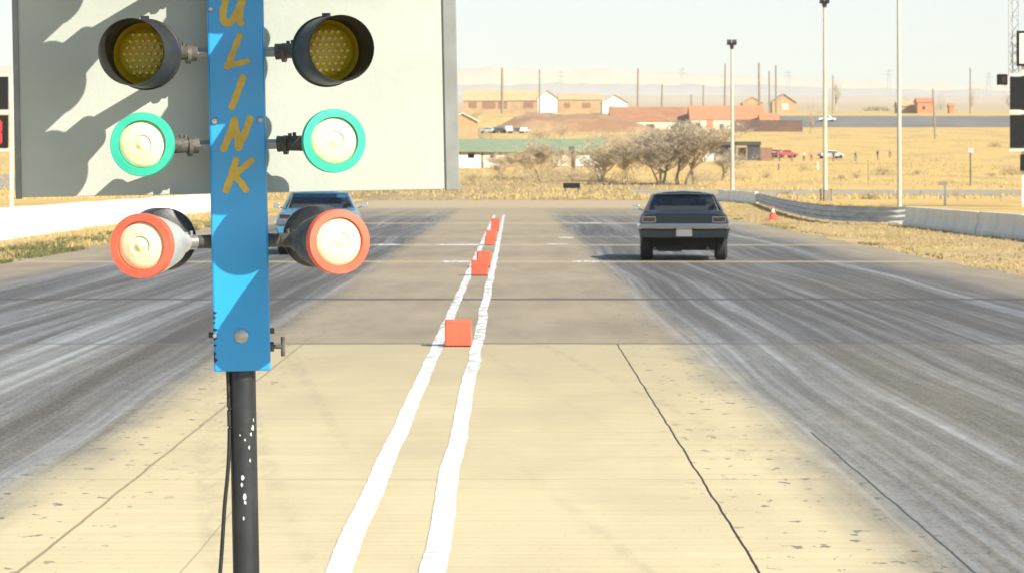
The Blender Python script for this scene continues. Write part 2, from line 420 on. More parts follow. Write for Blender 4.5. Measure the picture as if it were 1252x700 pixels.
# painted lines
def stripe(x0, w0):
    b = MB(); vs, fs = [], []; y, k = 2.0, 0
    while y < 150:
        wx = x0 + .020 * mnoise.noise(Vector((x0 * 9, y * .40, 0))) + .004 * mnoise.noise(Vector((x0 * 9, y * 2.3, 4)))
        hw = w0 / 2 * (1 - .0008 * y) * (1 + .07 * mnoise.noise(Vector((x0 * 5, y * .9, 8))))
        vs += [(wx - hw + .002 * random.uniform(-1, 1), y, .008), (wx + hw + .002 * random.uniform(-1, 1), y, .008)]
        if k: fs.append((2 * k - 2, 2 * k - 1, 2 * k + 1, 2 * k))
        y += .12 if y < 40 else .4; k += 1
    b.add(vs, fs); tag(b.build('lane_marking', M['paint']), kind='structure')
stripe(-.79, .124); stripe(-.372, .122)
for x0, x1, y0, w in ((-1.5, -.84, 68.6, 1.3), (1.25, 1.85, 68.6, 1.3), (-2.0, -.72, 85.2, 1.6), (1.35, 1.8, 95, 1.5), (-3.6, -2.9, 85.4, 1.2), (2.5, 3.4, 124.5, 2.2), (.9, 1.5, 86.0, .9)):
    b = MB(); n = 14; vs = []
    for i in range(n + 1):
        x = x0 + (x1 - x0) * i / n; t = min(1, 4 * min(i, n - i) / n + .25)
        vs += [(x, y0 - w / 2 * t * random.uniform(.6, 1.1), .008), (x, y0 + w / 2 * t * random.uniform(.6, 1.1), .008)]
    b.add(vs, [(2 * i, 2 * i + 2, 2 * i + 3, 2 * i + 1) for i in range(n)])
    tag(b.build('start_line_marking', M['paint']), kind='structure')
# dirt road behind the rail and asphalt road on the rise
sheet('dirt_road', M['dirt'], [11, 40, 160], [277, 322], .03)
sheet('asphalt_road', M['road'], [66, 110, 420], [950.5, 984.5], .05)
sheet('left_dirt_road', M['dirt'], [-160, -60, -20], [330, 420], .03).name = 'gravel_road'
# red soil bank behind the sheds
def bank(px0, px1, pytop, pybase, Yd, name, m, seed):
    x0, x1 = gx(px0, Yd), gx(px1, Yd); zb = G(Yd) - 1.0; zt = gh(pytop, Yd)
    b = MB(); nx, ny = 60, 14; vs, fs = [], []
    for j in range(ny + 1):
        for i in range(nx + 1):
            u, v = i / nx, j / ny
            prof = math.sin(math.pi * min(max(v, 0), 1)) ** .5 * min(1, 4 * u, 3 * (1 - u)) ** .8
            h = prof * (1 + .16 * mnoise.noise(Vector((u * 9 + seed, v * 3, 0))) + .08 * mnoise.noise(Vector((u * 30, v * 9, 4)))) * (zt - zb) * .9
            vs.append((x0 + (x1 - x0) * u, Yd - 25 + 50 * v, max(G(Yd - 25 + 50 * v) - .6 + 0 * h, zb + h)))
    for j in range(ny):
        for i in range(nx): fs.append((j * (nx + 1) + i, j * (nx + 1) + i + 1, (j + 1) * (nx + 1) + i + 1, (j + 1) * (nx + 1) + i))
    b.add(vs, fs)
    return tag(b.build(name, m, smooth=True, auto=180), kind='structure')
bank(588, 815, 136, 172, 860, 'red_soil_bank', M['soil'], 1)
# hills
def hills(name, m, Yd, pts, seed, rough, thick):
    b = MB(); n = 240; vs, fs = [], []; rows = 6
    X0, X1 = -Yd * .42, Yd * .42
    for j in range(rows + 1):
        for i in range(n + 1):
            x = X0 + (X1 - X0) * i / n; px = CX + x * F / Yd
            py = pts[0][1]
            for (pa, ya), (pb, yb) in zip(pts, pts[1:]):
                if pa <= px <= pb: py = ya + (yb - ya) * (px - pa) / (pb - pa)
            if px > pts[-1][0]: py = pts[-1][1]
            h = gh(py + rough * mnoise.fractal(Vector((px * .02, seed, 0)), 1, 2, 4), Yd)
            z0 = G(Yd) - 5; t = j / rows
            prof = math.sin(t * math.pi / 2) ** .8 * (1 + (.10 * mnoise.noise(Vector((px * .05, t * 3, seed))) if 0 < j < rows else 0))
            vs.append((x, Yd - thick * (1 - t), z0 + (h - z0) * prof))
    for j in range(rows):
        for i in range(n): fs.append((j * (n + 1) + i, j * (n + 1) + i + 1, (j + 1) * (n + 1) + i + 1, (j + 1) * (n + 1) + i))
    # back slope down to the ground so the ridge has a far side
    o = len(vs); base = rows * (n + 1)
    for i in range(n + 1): vs.append((vs[base + i][0], Yd + thick, G(Yd) - 5))
    for i in range(n): fs.append((base + i, base + i + 1, o + i + 1, o + i))
    b.add(vs, fs); return tag(b.build(name, m, smooth=True, auto=180), kind='structure')
hills('blue_hills', M['hill_near'], 6000, [(-400, 99), (560, 104), (700, 103), (860, 105), (1000, 108), (1250, 112), (1700, 116)], 2.2, 1.4, 500)
hills('far_mesa', M['hill_far'], 7600, [(-400, 79), (560, 83), (640, 83.5), (800, 88), (900, 92), (1010, 98), (1130, 103), (1250, 107), (1700, 114)], 7.7, 1.3, 700)

# ------------------------------------------------------------------ GRASS (stuff)
def grass(name, m, n, region, hgt, wid, seed, clump=5, dens=None):
    rnd = random.Random(seed); b = MB(); v, f = b.v, b.f
    for _ in range(n):
        x, y = region(rnd)
        if dens and rnd.random() > dens(x, y): continue
        if 11 < x and 277 < y < 322 and rnd.random() < .93: continue
        z = G(y); k = hgt * rnd.uniform(.5, 1.3)
        for _ in range(clump):
            a = rnd.uniform(0, 6.283); q = k * .5 * rnd.random()
            px, py = x + math.cos(a) * q, y + math.sin(a) * q
            a2 = rnd.uniform(0, 6.283); dx, dy = math.cos(a2) * wid, math.sin(a2) * wid
            h = k * rnd.uniform(.6, 1.1); lx, ly = rnd.uniform(-.5, .5) * h, rnd.uniform(-.5, .5) * h
            o = len(v)
            v.append((px - dx, py - dy, z - .01)); v.append((px + dx, py + dy, z - .01)); v.append((px + lx, py + ly, z + h))
            f.append((o, o + 1, o + 2))
    b.m = [0] * len(f)
    return tag(b.build(name, m), kind='stuff')
def dn(s, lo=-.15): return lambda x, y: max(0, min(1, (mnoise.noise(Vector((x * s, y * s * .4, 3))) - lo) * 2.2))
grass('dry_grass', M['shoulder'], 13000, lambda r: (9.25 + 5.6 * r.random() ** .8, 45 + 205 * r.random()), .075, .011, 1, dens=dn(.5, -.35))
grass('dry_grass', M['straw_dark'], 9000, lambda r: (9.1 + 5.2 * r.random() ** 1.3, 45 + 205 * r.random()), .065, .012, 2, dens=dn(.4, -.1))
grass('dry_grass', M['straw'], 12000, lambda r: (-10.7 - 4.2 * r.random(), 60 + 190 * r.random()), .10, .012, 3, dens=dn(.5, -.35))
grass('green_weeds', M['weed'], 7500, lambda r: (-10.4 - 2.4 * r.random() ** 1.4, 58 + 70 * r.random()), .10, .016, 4, dens=dn(.8, -.2))
grass('green_weeds', M['weed'], 1500, lambda r: (9.2 + .5 * r.random() ** 2, 60 + 90 * r.random()), .06, .014, 5, dens=dn(.8, -.05))
grass('field_grass', M['straw'], 26000, lambda r: ((lambda y: (r.uniform(-.19, .19) * y, y))(250 + 600 * r.random() ** 1.4)), .32, .05, 6, clump=3, dens=dn(.06, -.25))
grass('field_grass', M['straw_dark'], 9000, lambda r: ((lambda y: (r.uniform(-.19, .19) * y, y))(255 + 600 * r.random() ** 1.3)), .34, .05, 7, clump=3, dens=dn(.09, .1))
grass('dry_grass', M['straw'], 5000, lambda r: (14.9 + 6 * r.random(), 60 + 190 * r.random()), .16, .014, 8)
grass('field_grass', M['brush'], 8000, lambda r: (r.uniform(-22, 20) , 240 + 130 * r.random()), .2, .03, 9, clump=4, dens=dn(.12, -.2))

# ------------------------------------------------------------------ BARE TREES AND SHRUBS
def bare_branches(rnd, height, spread, n_main, levels, lean=0, stems=1, r0=.12):
    wood, twig = MB(), MB()
    def grow(p, d, length, r, lev):
        segs = 4 if lev < 2 else 3; pts = [p]; rs = [r]
        for i in range(segs):
            d = (d + Vector((rnd.uniform(-.28, .28), rnd.uniform(-.28, .28), rnd.uniform(-.10, .22)))).normalized()
            p = p + d * length / segs; pts.append(p); rs.append(r * (1 - .65 * (i + 1) / segs))
        (wood if lev < 2 else twig).tube(pts, rs, 6 if lev == 0 else 4 if lev < 2 else 3, caps=False)
        if lev >= levels: return
        kids = n_main if lev == 0 else 4 if lev < levels - 1 else 5
        for k in range(kids):
            i = rnd.randint(1 if lev else 2, segs); q = pts[i]
            a = rnd.uniform(0, 6.283); s = spread * rnd.uniform(.55, 1.1)
            nd = (d * .6 + Vector((math.cos(a) * s, math.sin(a) * s, .62))).normalized()
            grow(q, nd, length * rnd.uniform(.50, .78), max(rs[i] * .7, .010), lev + 1)
    for s_ in range(stems):
        a = rnd.uniform(0, 6.283)
        grow(Vector((.25 * math.cos(a) * (stems > 1), .25 * math.sin(a) * (stems > 1), -.15)), Vector((lean + .3 * math.cos(a) * (stems > 1), .3 * math.sin(a) * (stems > 1), 1)).normalized(), height * .42, r0, 0)
    return wood, twig
def bare_tree(name, px, py, hpx, spread, label, cat, seed, m='twig', stems=1, n=5, lev=4, Yd=None, r0=.13, group=None, wpx=None):
    rnd = random.Random(seed); Yd = Yd or depth(py)
    H = hpx * Yd / F
    o = empty(name, (gx(px, Yd), Yd, G(Yd)), label, cat, group)
    w, t = bare_branches(rnd, 5.0, spread, n, lev, stems=stems, r0=r0)
    top = max(v[2] for v in t.v); k = H / top
    kx = k
    if wpx:
        xs_ = sorted(v[0] for v in t.v); q = len(xs_) // 60; kx = wpx * Yd / F / (xs_[-1 - q] - xs_[q])
        for mb in (w, t): mb.v = [(x * kx, y * kx, z * k) for x, y, z in mb.v]
    else:
        for mb in (w, t): mb.v = [(x * k, y * k, z * k) for x, y, z in mb.v]
    w.build('trunk', M['bark'] if m == 'twig' else M[m], o); t.build('crown', M[m], o)
    return o
gt = 'bare trees at the end of the strip'
bare_tree('bare_tree', 838, 226, 86, 1.1, 'large grey leafless tree behind the roof of the dark car', 'tree', 31, n=6, lev=5, r0=.075, stems=3, wpx=90)
bare_tree('bare_tree', 803, 226, 74, 1.1, 'grey leafless tree left of the largest bare tree, above the dark car', 'tree', 32, n=5, lev=5, r0=.06, stems=3, wpx=74)
bare_tree('bare_tree', 768, 223, 66, 1.1, 'pale brown leafless tree below the rust red roof', 'tree', 13, m='twig_pale', n=6, lev=5, r0=.06, stems=3, wpx=66)
bare_tree('bare_tree', 878, 221, 44, 1.1, 'low grey leafless tree beside the black roofed shed', 'tree', 14, n=5, lev=4, r0=.05, stems=3, wpx=50)
bare_tree('bare_tree', 738, 222, 52, 1.1, 'pale spreading leafless tree right of the white walled shed', 'tree', 19, m='twig_pale', n=6, r0=.06, stems=4, wpx=64)
bare_tree('bare_tree', 655, 219, 50, 1.1, 'leafless brown tree before the middle of the green roofed building', 'tree', 15, m='twig_pale', n=6, lev=5, r0=.06, stems=4, wpx=76)
bare_tree('bare_tree', 618, 217, 34, 1.1, 'low leafless tree before the left half of the green roofed building', 'tree', 16, m='twig_pale', n=6, r0=.05, stems=4, wpx=50)
gs = 'pale scrub around the bare trees'
for k_, (px_, py_, h_, w_, lab_) in enumerate((
  (690, 224, 26, 50, 'pale low scrub straight behind the low black board'),
  (716, 226, 24, 40, 'pale low scrub just right of the low black board'),
  (782, 214, 52, 60, 'pale scrub seen between the two grey bare trees'),
  (826, 205, 50, 60, 'pale tall scrub behind the largest bare tree, below the orange roof'),
  (860, 228, 22, 40, 'pale low scrub at the right foot of the largest bare tree'),
  (755, 200, 44, 56, 'pale scrub at the right end of the green roofed building'),
  (745, 180, 26, 50, 'pale scrub on the slope of the red bank below the rust roof'),
  (690, 172, 22, 44, 'pale scrub on the right half of the red bank above the green roof'),
  (664, 174, 20, 40, 'pale scrub right of the parked cars on the red bank'),
  (636, 226, 22, 46, 'pale low scrub in front of the green roofed building, left of the brown tree'),
  (586, 226, 18, 40, 'pale low scrub at the edge of the grey board'),
  (905, 222, 14, 30, 'pale low scrub at the foot of the twin lamp light pole'))):
    bare_tree('dry_scrub', px_, py_, h_, 1.2, lab_, 'shrub', 300 + k_, m='twig_pale', n=5, lev=3, stems=6, r0=.05, wpx=w_, group=gs)
bare_tree('bare_tree', 990, 166, 44, .8, 'leafless greenish tree left of the pole with a wooden base, by the road', 'tree', 17, n=6, Yd=800, stems=1)
bare_tree('bare_tree', 1187, 136, 30, .9, 'pale leafless tree on the skyline right of the red house', 'tree', 18, m='twig_pale', n=6, Yd=1250)
bare_tree('bare_tree', 1022, 136, 40, .6, 'pale tall leafless tree on the skyline between the two light poles', 'tree', 21, m='twig_pale', n=6, Yd=1320)
bare_tree('bare_tree', 1236, 136, 26, .9, 'pale leafless tree on the skyline beside the scoreboard panels', 'tree', 22, m='twig_pale', n=6, Yd=1260)
bare_tree('bare_tree', 1108, 136, 20, 1.0, 'pale low leafless tree just left of the red house', 'tree', 23, m='twig_pale', n=6, Yd=1280)
def leaf_blob(rnd, rx, ry, rz, n, leaf):
    b = MB()
    for _ in range(n):
        while True:
            p = Vector((rnd.uniform(-1, 1), rnd.uniform(-1, 1), rnd.uniform(0, 1)))
            if p.length < 1 and (p.length > .45 or rnd.random() < .3): break
        k = 1 + .35 * mnoise.noise(p * 2.3 + Vector((rx * 7, ry, rz)))
        c = Vector((p.x * rx * k, p.y * ry * k, p.z * rz * k))
        a = Vector((rnd.gauss(0, 1), rnd.gauss(0, 1), rnd.gauss(0, 1))).normalized() * leaf
        d = Vector((rnd.gauss(0, 1), rnd.gauss(0, 1), rnd.gauss(0, 1))).normalized() * leaf * .6
        b.add([c - a, c + d, c + a], [(0, 1, 2)])
    return b
SHRUBS = [
 (1080, 214, 30, 11, 'widest grey brown sagebrush in the field between the two light poles', 'sage'),
 (1047, 218, 16, 8, 'small sagebrush just left of the widest one in the field', 'sage'),
 (1029, 219, 12, 6, 'tiny sagebrush nearest right of the pole with a wooden base', 'sage'),
 (1064, 244, 22, 9, 'dark low shrub on the dirt road behind the guard rail', 'evergreen'),
 (1172, 246, 36, 18, 'brown twiggy shrub behind the right wall next to the white stake', 'twig'),
 (1224, 246, 30, 15, 'brown twiggy shrub behind the right wall near the frame edge', 'twig'),
 (1237, 214, 34, 9, 'grey sagebrush in the field under the scoreboard', 'sage'),
 (1122, 213, 12, 6, 'small sagebrush right of the pale bare pole in the field', 'sage'),
 (1212, 216, 14, 6, 'small sagebrush left of the one under the scoreboard', 'sage'),
 (983, 209, 14, 8, 'sagebrush in the field below the row of spectators', 'sage'),
 (937, 218, 18, 9, 'sagebrush in the field below the dark shed', 'sage'),
 (873, 231, 20, 14, 'dry twiggy shrub just right of the dark car roof', 'twig'),
 (700, 222, 40, 18, 'brown dry brush below the white walled shed', 'sage'),
 (660, 222, 46, 22, 'brown dry brush below the green roofed building', 'sage'),
 (612, 222, 40, 12, 'dry brush near the edge of the grey board', 'sage'),
 (735, 226, 40, 14, 'dry brush right of the low black sign', 'sage'),
 (762, 222, 36, 20, 'dry brush under the pale spreading tree', 'sage'),
 (1216, 180, 18, 6, 'low dark shrub in the field left of the scoreboard', 'evergreen'),
 (960, 239, 22, 6, 'low dry shrub behind the far guard rail', 'sage'),
 (1150, 135, 16, 20, 'dark round evergreen shrub beside the red house', 'evergreen'),
 (1072, 136, 40, 6, 'low pale scrub on the skyline between the light poles', 'sage'),
 (590, 172, 34, 16, 'dark brush left of the parked cars on the red bank', 'sage'),
]
for i, (px, py, w, h, lab, m) in enumerate(SHRUBS):
    Yd = depth(py); s = Yd / F; rnd = random.Random(100 + i)
    rx, rz = w * s / 2, h * s
    if m == 'twig':
        o = bare_tree('dry_shrub', px, py, h, 1.6, lab, 'shrub', 200 + i, stems=5, n=4, lev=3, r0=.04)
        continue
    b = leaf_blob(rnd, rx, rx * .8, rz, 700, .05 * max(rx, .8))
    o = empty('evergreen_shrub' if m == 'evergreen' else 'sagebrush', (gx(px, Yd), Yd, G(Yd)), lab, 'shrub', 'shrubs in the dry field')
    b.build('foliage', M[m], o); b = MB()
    for _ in range(10):
        a = rnd.uniform(0, 6.28); b.tube([(0, 0, -.05), (math.cos(a) * rx * .4, math.sin(a) * rx * .3, rz * .6)], [.03, .012], 3, caps=False)
    b.build('stems', M['bark'], o)

# ------------------------------------------------------------------ STARTING TREE
Yt = F / 460.0; S = 460.0; BASE = 1043.0
tree = empty('starting_tree', ((307.8 - CX) / S, Yt, 0), 'blue drag race starting tree with amber, green and red lamps before a grey board', 'starting lights')
tree.rotation_euler = Matrix.Rotation(R(5), 4, 'Z').__matmul__(Matrix.Rotation(-.0195, 4, 'Y')).to_euler()
H = lambda py: (BASE - py) / S
b = MB(); b.tube([(0, 0, .012), (0, 0, 1.40)], .0352, 32)
b.cur = 1; rnd = random.Random(5)
for px, py, r in ((309, 522, 3), (307, 529, 2.2), (300, 536, 1.5), (305, 545, 2), (306, 561, 1.8), (297, 582, 3.2), (296, 590, 2.4), (299, 605, 3.4), (300, 612, 2.2), (298, 631, 1.8), (310, 512, 1.6), (294, 530, 1.2)):
    ax = 297 + (py - 455) * .0163; x = (px - ax) / S; y = -math.sqrt(max(.0352 ** 2 - x * x, 1e-6))
    n = Vector((x, y, 0)).normalized(); t = Vector((-n.y, n.x, 0)); c = Vector((x, y, H(py))) + n * .0008
    ring = [c + t * (math.cos(a) * r / S * .7 * rnd.uniform(.7, 1.2)) + Vector((0, 0, math.sin(a) * r / S * rnd.uniform(.8, 1.5))) for a in [k * .785 for k in range(8)]]
    b.add(ring, [tuple(range(8))])
pole = b.build('pole', [M['black_pole'], M['chip']], tree, smooth=True)
b = MB(); b.box((0, 0, .006), (.34, .34, .012)); bp = b.build('base_plate', M['black_pole'], tree, bevel=.003)
box_z0, box_z1 = H(452), H(-300)
b = MB(); b.box((0, 0, (box_z0 + box_z1) / 2), (.150, .10, box_z1 - box_z0)); b.cur = 1; rnd = random.Random(6)
for py in (380, 387, 391, 399, 402, 410, 418, 421, 429, 433, 438):
    w, hh = rnd.uniform(1.5, 6.5) / S, rnd.uniform(1, 3.2) / S; c = Vector((-.0742, -.0506, H(py + rnd.uniform(-2, 2))))
    ring = [c + Vector((0, 0, hh)), c + Vector((w * rnd.uniform(.3, .7), 0, hh * rnd.uniform(.3, .9))), c + Vector((w, 0, hh * rnd.uniform(-.4, .4))), c + Vector((w * rnd.uniform(.2, .6), 0, -hh * rnd.uniform(.4, .9))), c + Vector((0, 0, -hh))]
    b.add(ring, [(4, 3, 2, 1, 0)])
boxo = b.build('light_column', [M['blue'], M['black']], tree, bevel=.006)
# screws, bolt, knob on the column
def axis_px(py): return 286.5 + py * .0217
def front(px, py, y=-.05): return Vector(((px - axis_px(py)) / S, y, H(py)))
for px, py, r in ((295, 409, 8.5), (262, 148, 4), (317, 148, 4), (263, 408, 3), (257, 12, 3)):
    b = MB(); Mx = Matrix.Translation(front(px, py))
    b.lathe([(r / S, 0), (r / S, .004), (r * .75 / S, .0065), (0.0001, .007)], 20, Mx)
    if r > 8: b.lathe([(r * .45 / S, .006), (r * .45 / S, .012), (.0001, .0125)], 6, Mx)
    b.build('bolt' if r > 8 else 'screw', M['steel'], boxo, smooth=True)
b = MB(); p = front(330, 424, 0); p.x = .075
b.tube([p, p + Vector((.030, 0, 0))], .006, 10); b.tube([p + Vector((.034, 0, .026)), p + Vector((.034, 0, -.026))], .0055, 10)
b.tube([p + Vector((.0, 0, .0)), p + Vector((.010, 0, 0))], .013, 12)
b.tube([p + Vector((0, 0, .042)), p + Vector((.012, 0, .042))], .008, 10)
b.build('clamp_knob', M['fitting'], boxo, smooth=True)
b = MB(); q = front(262, 408, 0); q.x = -.075; b.tube([q, q - Vector((.012, 0, 0))], .008, 10); b.build('bolt', M['fitting'], boxo, smooth=True)
# brushed letters, read downwards
LET = {
 'U': [([(284, -26), (276, -2), (272, 16), (273, 27), (278, 29), (284, 25), (291, 12), (297, -4), (302, -24)], 4.4), ([(299, -14), (294, 8), (292, 24), (294, 30)], 4.0)],
 'L': [([(292, 45), (286, 60), (279, 78), (277, 82)], 3.9), ([(277, 81), (288, 79), (301, 76)], 3.4)],
 'I': [([(296, 96), (290, 113), (283, 131)], 4.2)],
 'N': [([(286, 147), (281, 163), (273, 182)], 4.4), ([(286, 148), (289, 164), (291, 181)], 4.2), ([(291, 181), (299, 163), (305, 146)], 4.2)],
 'K': [([(288, 196), (283, 213), (276, 232)], 4.2), ([(307, 197), (296, 206), (282, 216)], 3.9), ([(285, 214), (293, 222), (300, 232)], 4.0)],
}
def inner_curve(pts):
    out = []
    P = [Vector((a, b_)) for a, b_ in pts]
    for i in range(len(P) - 1):
        p0, p1, p2, p3 = P[max(i - 1, 0)], P[i], P[i + 1], P[min(i + 2, len(P) - 1)]
        for k in range(8):
            t = k / 8
            out.append(.5 * ((2 * p1) + (p2 - p0) * t + (2 * p0 - 5 * p1 + 4 * p2 - p3) * t * t + (3 * p1 - p0 - 3 * p2 + p3) * t ** 3))
    out.append(P[-1]); return out
lay = 0
for ch, strokes in LET.items():
    b = MB()
    for pts, hw in strokes:
        lay += 1; yy = -.0506 - .0003 * (lay % 4)
        c = inner_curve(pts); n = len(c); vs = []; fs = []
        for i, p in enumerate(c):
            t = (c[min(i + 1, n - 1)] - c[max(i - 1, 0)]).normalized(); nn = Vector((-t.y, t.x))
            w = hw * (1 + .10 * math.sin(i * .9 + lay)) * (1 - .1 * (i in (0, n - 1)))
            vs += [front(p.x + nn.x * w, p.y + nn.y * w, yy), front(p.x - nn.x * w, p.y - nn.y * w, yy)]
            if i: fs.append((2 * i - 2, 2 * i - 1, 2 * i + 1, 2 * i))
        b.add(vs, fs)
        for e, t0 in ((c[0], c[0] - c[1]), (c[-1], c[-1] - c[-2])):          # round brush ends
            b.add([front(e.x + math.cos(a) * hw, e.y + math.sin(a) * hw, yy - .0001) for a in [k * .524 for k in range(12)]], [tuple(range(12))])
    b.build('painted_letter', M['yellow_paint'], boxo)
# back board
bz0, bz1 = H(236.5), H(-330); by = .095
b = MB(); b.box((.0, by + .012, (bz0 + bz1) / 2), (1.186, .024, bz1 - bz0)); brd = b.build('back_board', M['board'], tree, bevel=.002)
b = MB(); b.box((.576, by + .0105, (bz0 + bz1) / 2 - .001), (.037, .034, bz1 - bz0 + .006)); b.build('board_edge', M['trim'], brd, bevel=.003)
b = MB(); b.box((-.5855, by + .0105, (bz0 + bz1) / 2 - .001), (.016, .034, bz1 - bz0 + .006)); b.build('board_edge', M['trim'], brd, bevel=.003)
for zz in (H(200), H(40)):
    b = MB(); b.box((0, .0725, zz), (.08, .044, .03)); b.build('board_bracket', M['fitting'], tree)
# lamps
def axisM(px, py, yaw, y):                        # frame whose -Y is the lamp axis
    return Matrix.Translation((px, y, py)) @ Matrix.Rotation(yaw, 4, 'Z')
def arm(side, z, x1, y1, tip):
    b = MB()
    b.tube([(side * .072, 0, z), (side * .118, -.004, z)], .0145, 4); a = b.build('arm', M['steel'], tree, bevel=.002)
    b = MB(); b.tube([(side * .105, -.006, z), (side * .135, -.012, z + .001), (side * x1, y1, z)], [.022, .020, .022], 14)
    b.tube([(side * .122, -.010, z - .003), (side * .132, -.012, z - .003)], .026, 14)
    b.tube([(side * .15, -.02, z + .018), (side * .15, -.02, z + .030)], .005, 8)
    b.tube([(side * .138, -.02, z + .018), (side * .138, -.02, z + .028)], .005, 8)
    b.build('arm_joint', M['fitting'], a, smooth=True)
def amber_lamp(side, z):
    toe = side * R(9)
    Mx = axisM(side * .233, z - .004, toe, -.235)
    b = MB(); b.lathe([(.022, -.115), (.045, -.108), (.050, -.06), (.074, -.012), (.074, 0)], 40, Mx)
    can = b.build('amber_lamp', M['hood'], tree, smooth=True)
    b = MB(); b.lathe([(.078, -.012), (.0905, -.012), (.0925, -.006), (.0925, .004), (.0885, .008), (.0865, .11), (.0850, .200), (.0835, .203), (.0815, .200), (.081, .02), (.078, .006)], 56, Mx)
    cl = Mx @ Vector((0, -.004, .093)); b.box(cl, (.022, .014, .012))
    b.build('hood', M['grey_hood'], can, smooth=True)
    b = MB(); b.lathe([(.081, .018), (.0695, .020), (.0665, .026), (.055, .030), (.03, .033), (.0001, .034)], 48, Mx)
    le = b.build('lens', M['amber'], can, smooth=True, auto=60)
    b = MB()
    for i in range(-3, 4):
        for j in range(-4, 5):
            hx, hz = (j + (i % 2) * .5) * .0165, i * .0165
            if math.hypot(hx, hz) < .0585:
                dM = Mx @ Matrix.Translation((hx, 0, hz))
                b.lathe([(.0058, .024), (.0056, .0375), (.0034, .0405), (.0001, .041)], 8, dM)
    b.build('led_cluster', M['amber_dot'], le, smooth=True)
    arm(side, z + .006, .217, -.125, None)
def faced_lamp(kind, side, z, fx, bx, fr, lr, toe, body, col_):
    tip = Vector((side * fx, -.355, z)); back = Vector((side * bx, -.05, z))
    ax = (tip - back); L = ax.length
    yaw = math.atan2(ax.x, -ax.y)
    Mx = Matrix.Translation(back) @ Matrix.Rotation(yaw, 4, 'Z')
    b = MB()
    if body == 'dark':
        b.lathe([(.02, -.01), (.040, .0), (.046, .08), (.058, .16), (fr * .93, L - .05), (fr * .96, L - .012)], 44, Mx)
        can = b.build(kind, M['fitting'], tree, smooth=True)
    else:
        b.lathe([(.018, -.01), (.030, .0), (.034, .05), (.058, .12), (.071, .2), (fr * .97, L - .045), (fr * .97, L - .012)], 44, Mx)
        can = b.build(kind, M['pbulb'] if side < 0 else M['fitting'], tree, smooth=True)
    b = MB(); b.lathe([(fr * .955, L - .03), (fr, L - .028), (fr, L - .003), (fr * .985, L), (lr * 1.02, L + .001), (lr, L - .003), (lr, L - .02)], 56, Mx)
    b.build('rim', M[col_], can, smooth=True)
    b = MB(); b.lathe([(lr, L - .012), (lr * .93, L - .006), (lr * .7, L - .001), (lr * .42, L + .003), (lr * .40, L - .001), (lr * .2, L + .001), (lr * .16, L + .004), (.0001, L + .005)], 48, Mx)
    b.build('lens', M['lens'], can, smooth=True, auto=60)
    return can
for row in (67, -43, -153, -258):
    for sd in (-1, 1): amber_lamp(sd, H(row))
for sd in (-1, 1):
    faced_lamp('green_lamp', sd, H(176), .245, .205, .0815, .0605, 8, 'dark', 'green'); arm(sd, H(177), .20, -.05, None)
    zr = H(294.5)
    can = faced_lamp('red_lamp', sd, zr, .2535, .155, .0825, .0620, 21, 'bulb', 'red')
    b = MB(); b.tube([(sd * .072, 0, zr), (sd * .125, -.008, zr)], [.019, .017], 14); a = b.build('arm', M['fitting'], tree, smooth=True)
    b = MB(); b.tube([(sd * .118, -.010, zr), (sd * .150, -.03, zr)], .020, 14)
    b.tube([(sd * .128, -.02, zr + .015), (sd * .128, -.02, zr + .030)], .005, 8); b.tube([(sd * .140, -.02, zr + .015), (sd * .140, -.02, zr + .027)], .005, 8)
    b.build('arm_joint', M['steel'] if sd < 0 else M['fitting'], a, smooth=True)
    # black shade behind, opening to the rear
    Mr = Matrix.Translation((sd * .195, .01, zr + .008)) @ Matrix.Rotation(-sd * R(9), 4, 'Z')
    b = MB(); b.lathe([(.0001, .012), (.055, .010), (.0805, 0), (.083, -.01), (.083, -.17), (.080, -.17), (.079, -.012), (.055, -.002), (.0001, 0)], 48, Mr)
    b.build('rear_hood', M['hood'], can, smooth=True)
# cable
pts = [(279, 446), (280, 470), (280.5, 500), (281, 530), (280, 560), (278, 585), (275, 615), (273, 645), (271, 675), (269, 700), (264, 760), (262, 840), (270, 940), (300, 1030)]
b = MB(); cv = inner_curve(pts)
b.tube([Vector(((p.x - (297 + (p.y - 455) * .0163)) / S, -.015 if p.y < 1000 else .05, max(H(p.y), .012))) for p in cv], .0055, 10)
b.build('cable', M['black'], tree, smooth=True)

# ------------------------------------------------------------------ FOAM BLOCKS ON THE CENTRE LINE
def block(px, pyb, w, h, label, m, rz=0):
    Yd = CAMH * F / (pyb - HY)
    b = MB(); b.box((0, 0, h / 2 + .012), (w, .24, h), 0)
    o = b.build('foam_block', M[m], bevel=.012); o.location = (gx(px, Yd), Yd, .004); o.rotation_euler = (0, 0, R(rz))
    b2 = MB(); b2.box((0, 0, .006), (w * .96, .22, .012)); b2.build('base_pad', M['black_rubber'], o)
    return tag(o, label, 'foam block', 'orange foam blocks on the centre line')
block(560, 423.5, .275, .27, 'largest and nearest bright orange foam block between the white lines', 'orange', 2)
block(586.5, 337, .29, .27, 'dull orange foam block second nearest to the tree, partly covering one behind', 'orange_dim', -4)
block(591.5, 326.5, .26, .30, 'dull orange foam block tucked right behind the second nearest block', 'orange_dim', 5)
block(599, 300, .25, .24, 'small orange foam block in the middle of the far group, dull lower one', 'orange_dim', 3)
block(600.5, 294.5, .27, .28, 'brightest small foam block of the far group, right behind the dull one', 'orange', -3)
block(605.5, 282.5, .27, .40, 'farthest and smallest red orange foam block on the white lines', 'orange_dim', 0)

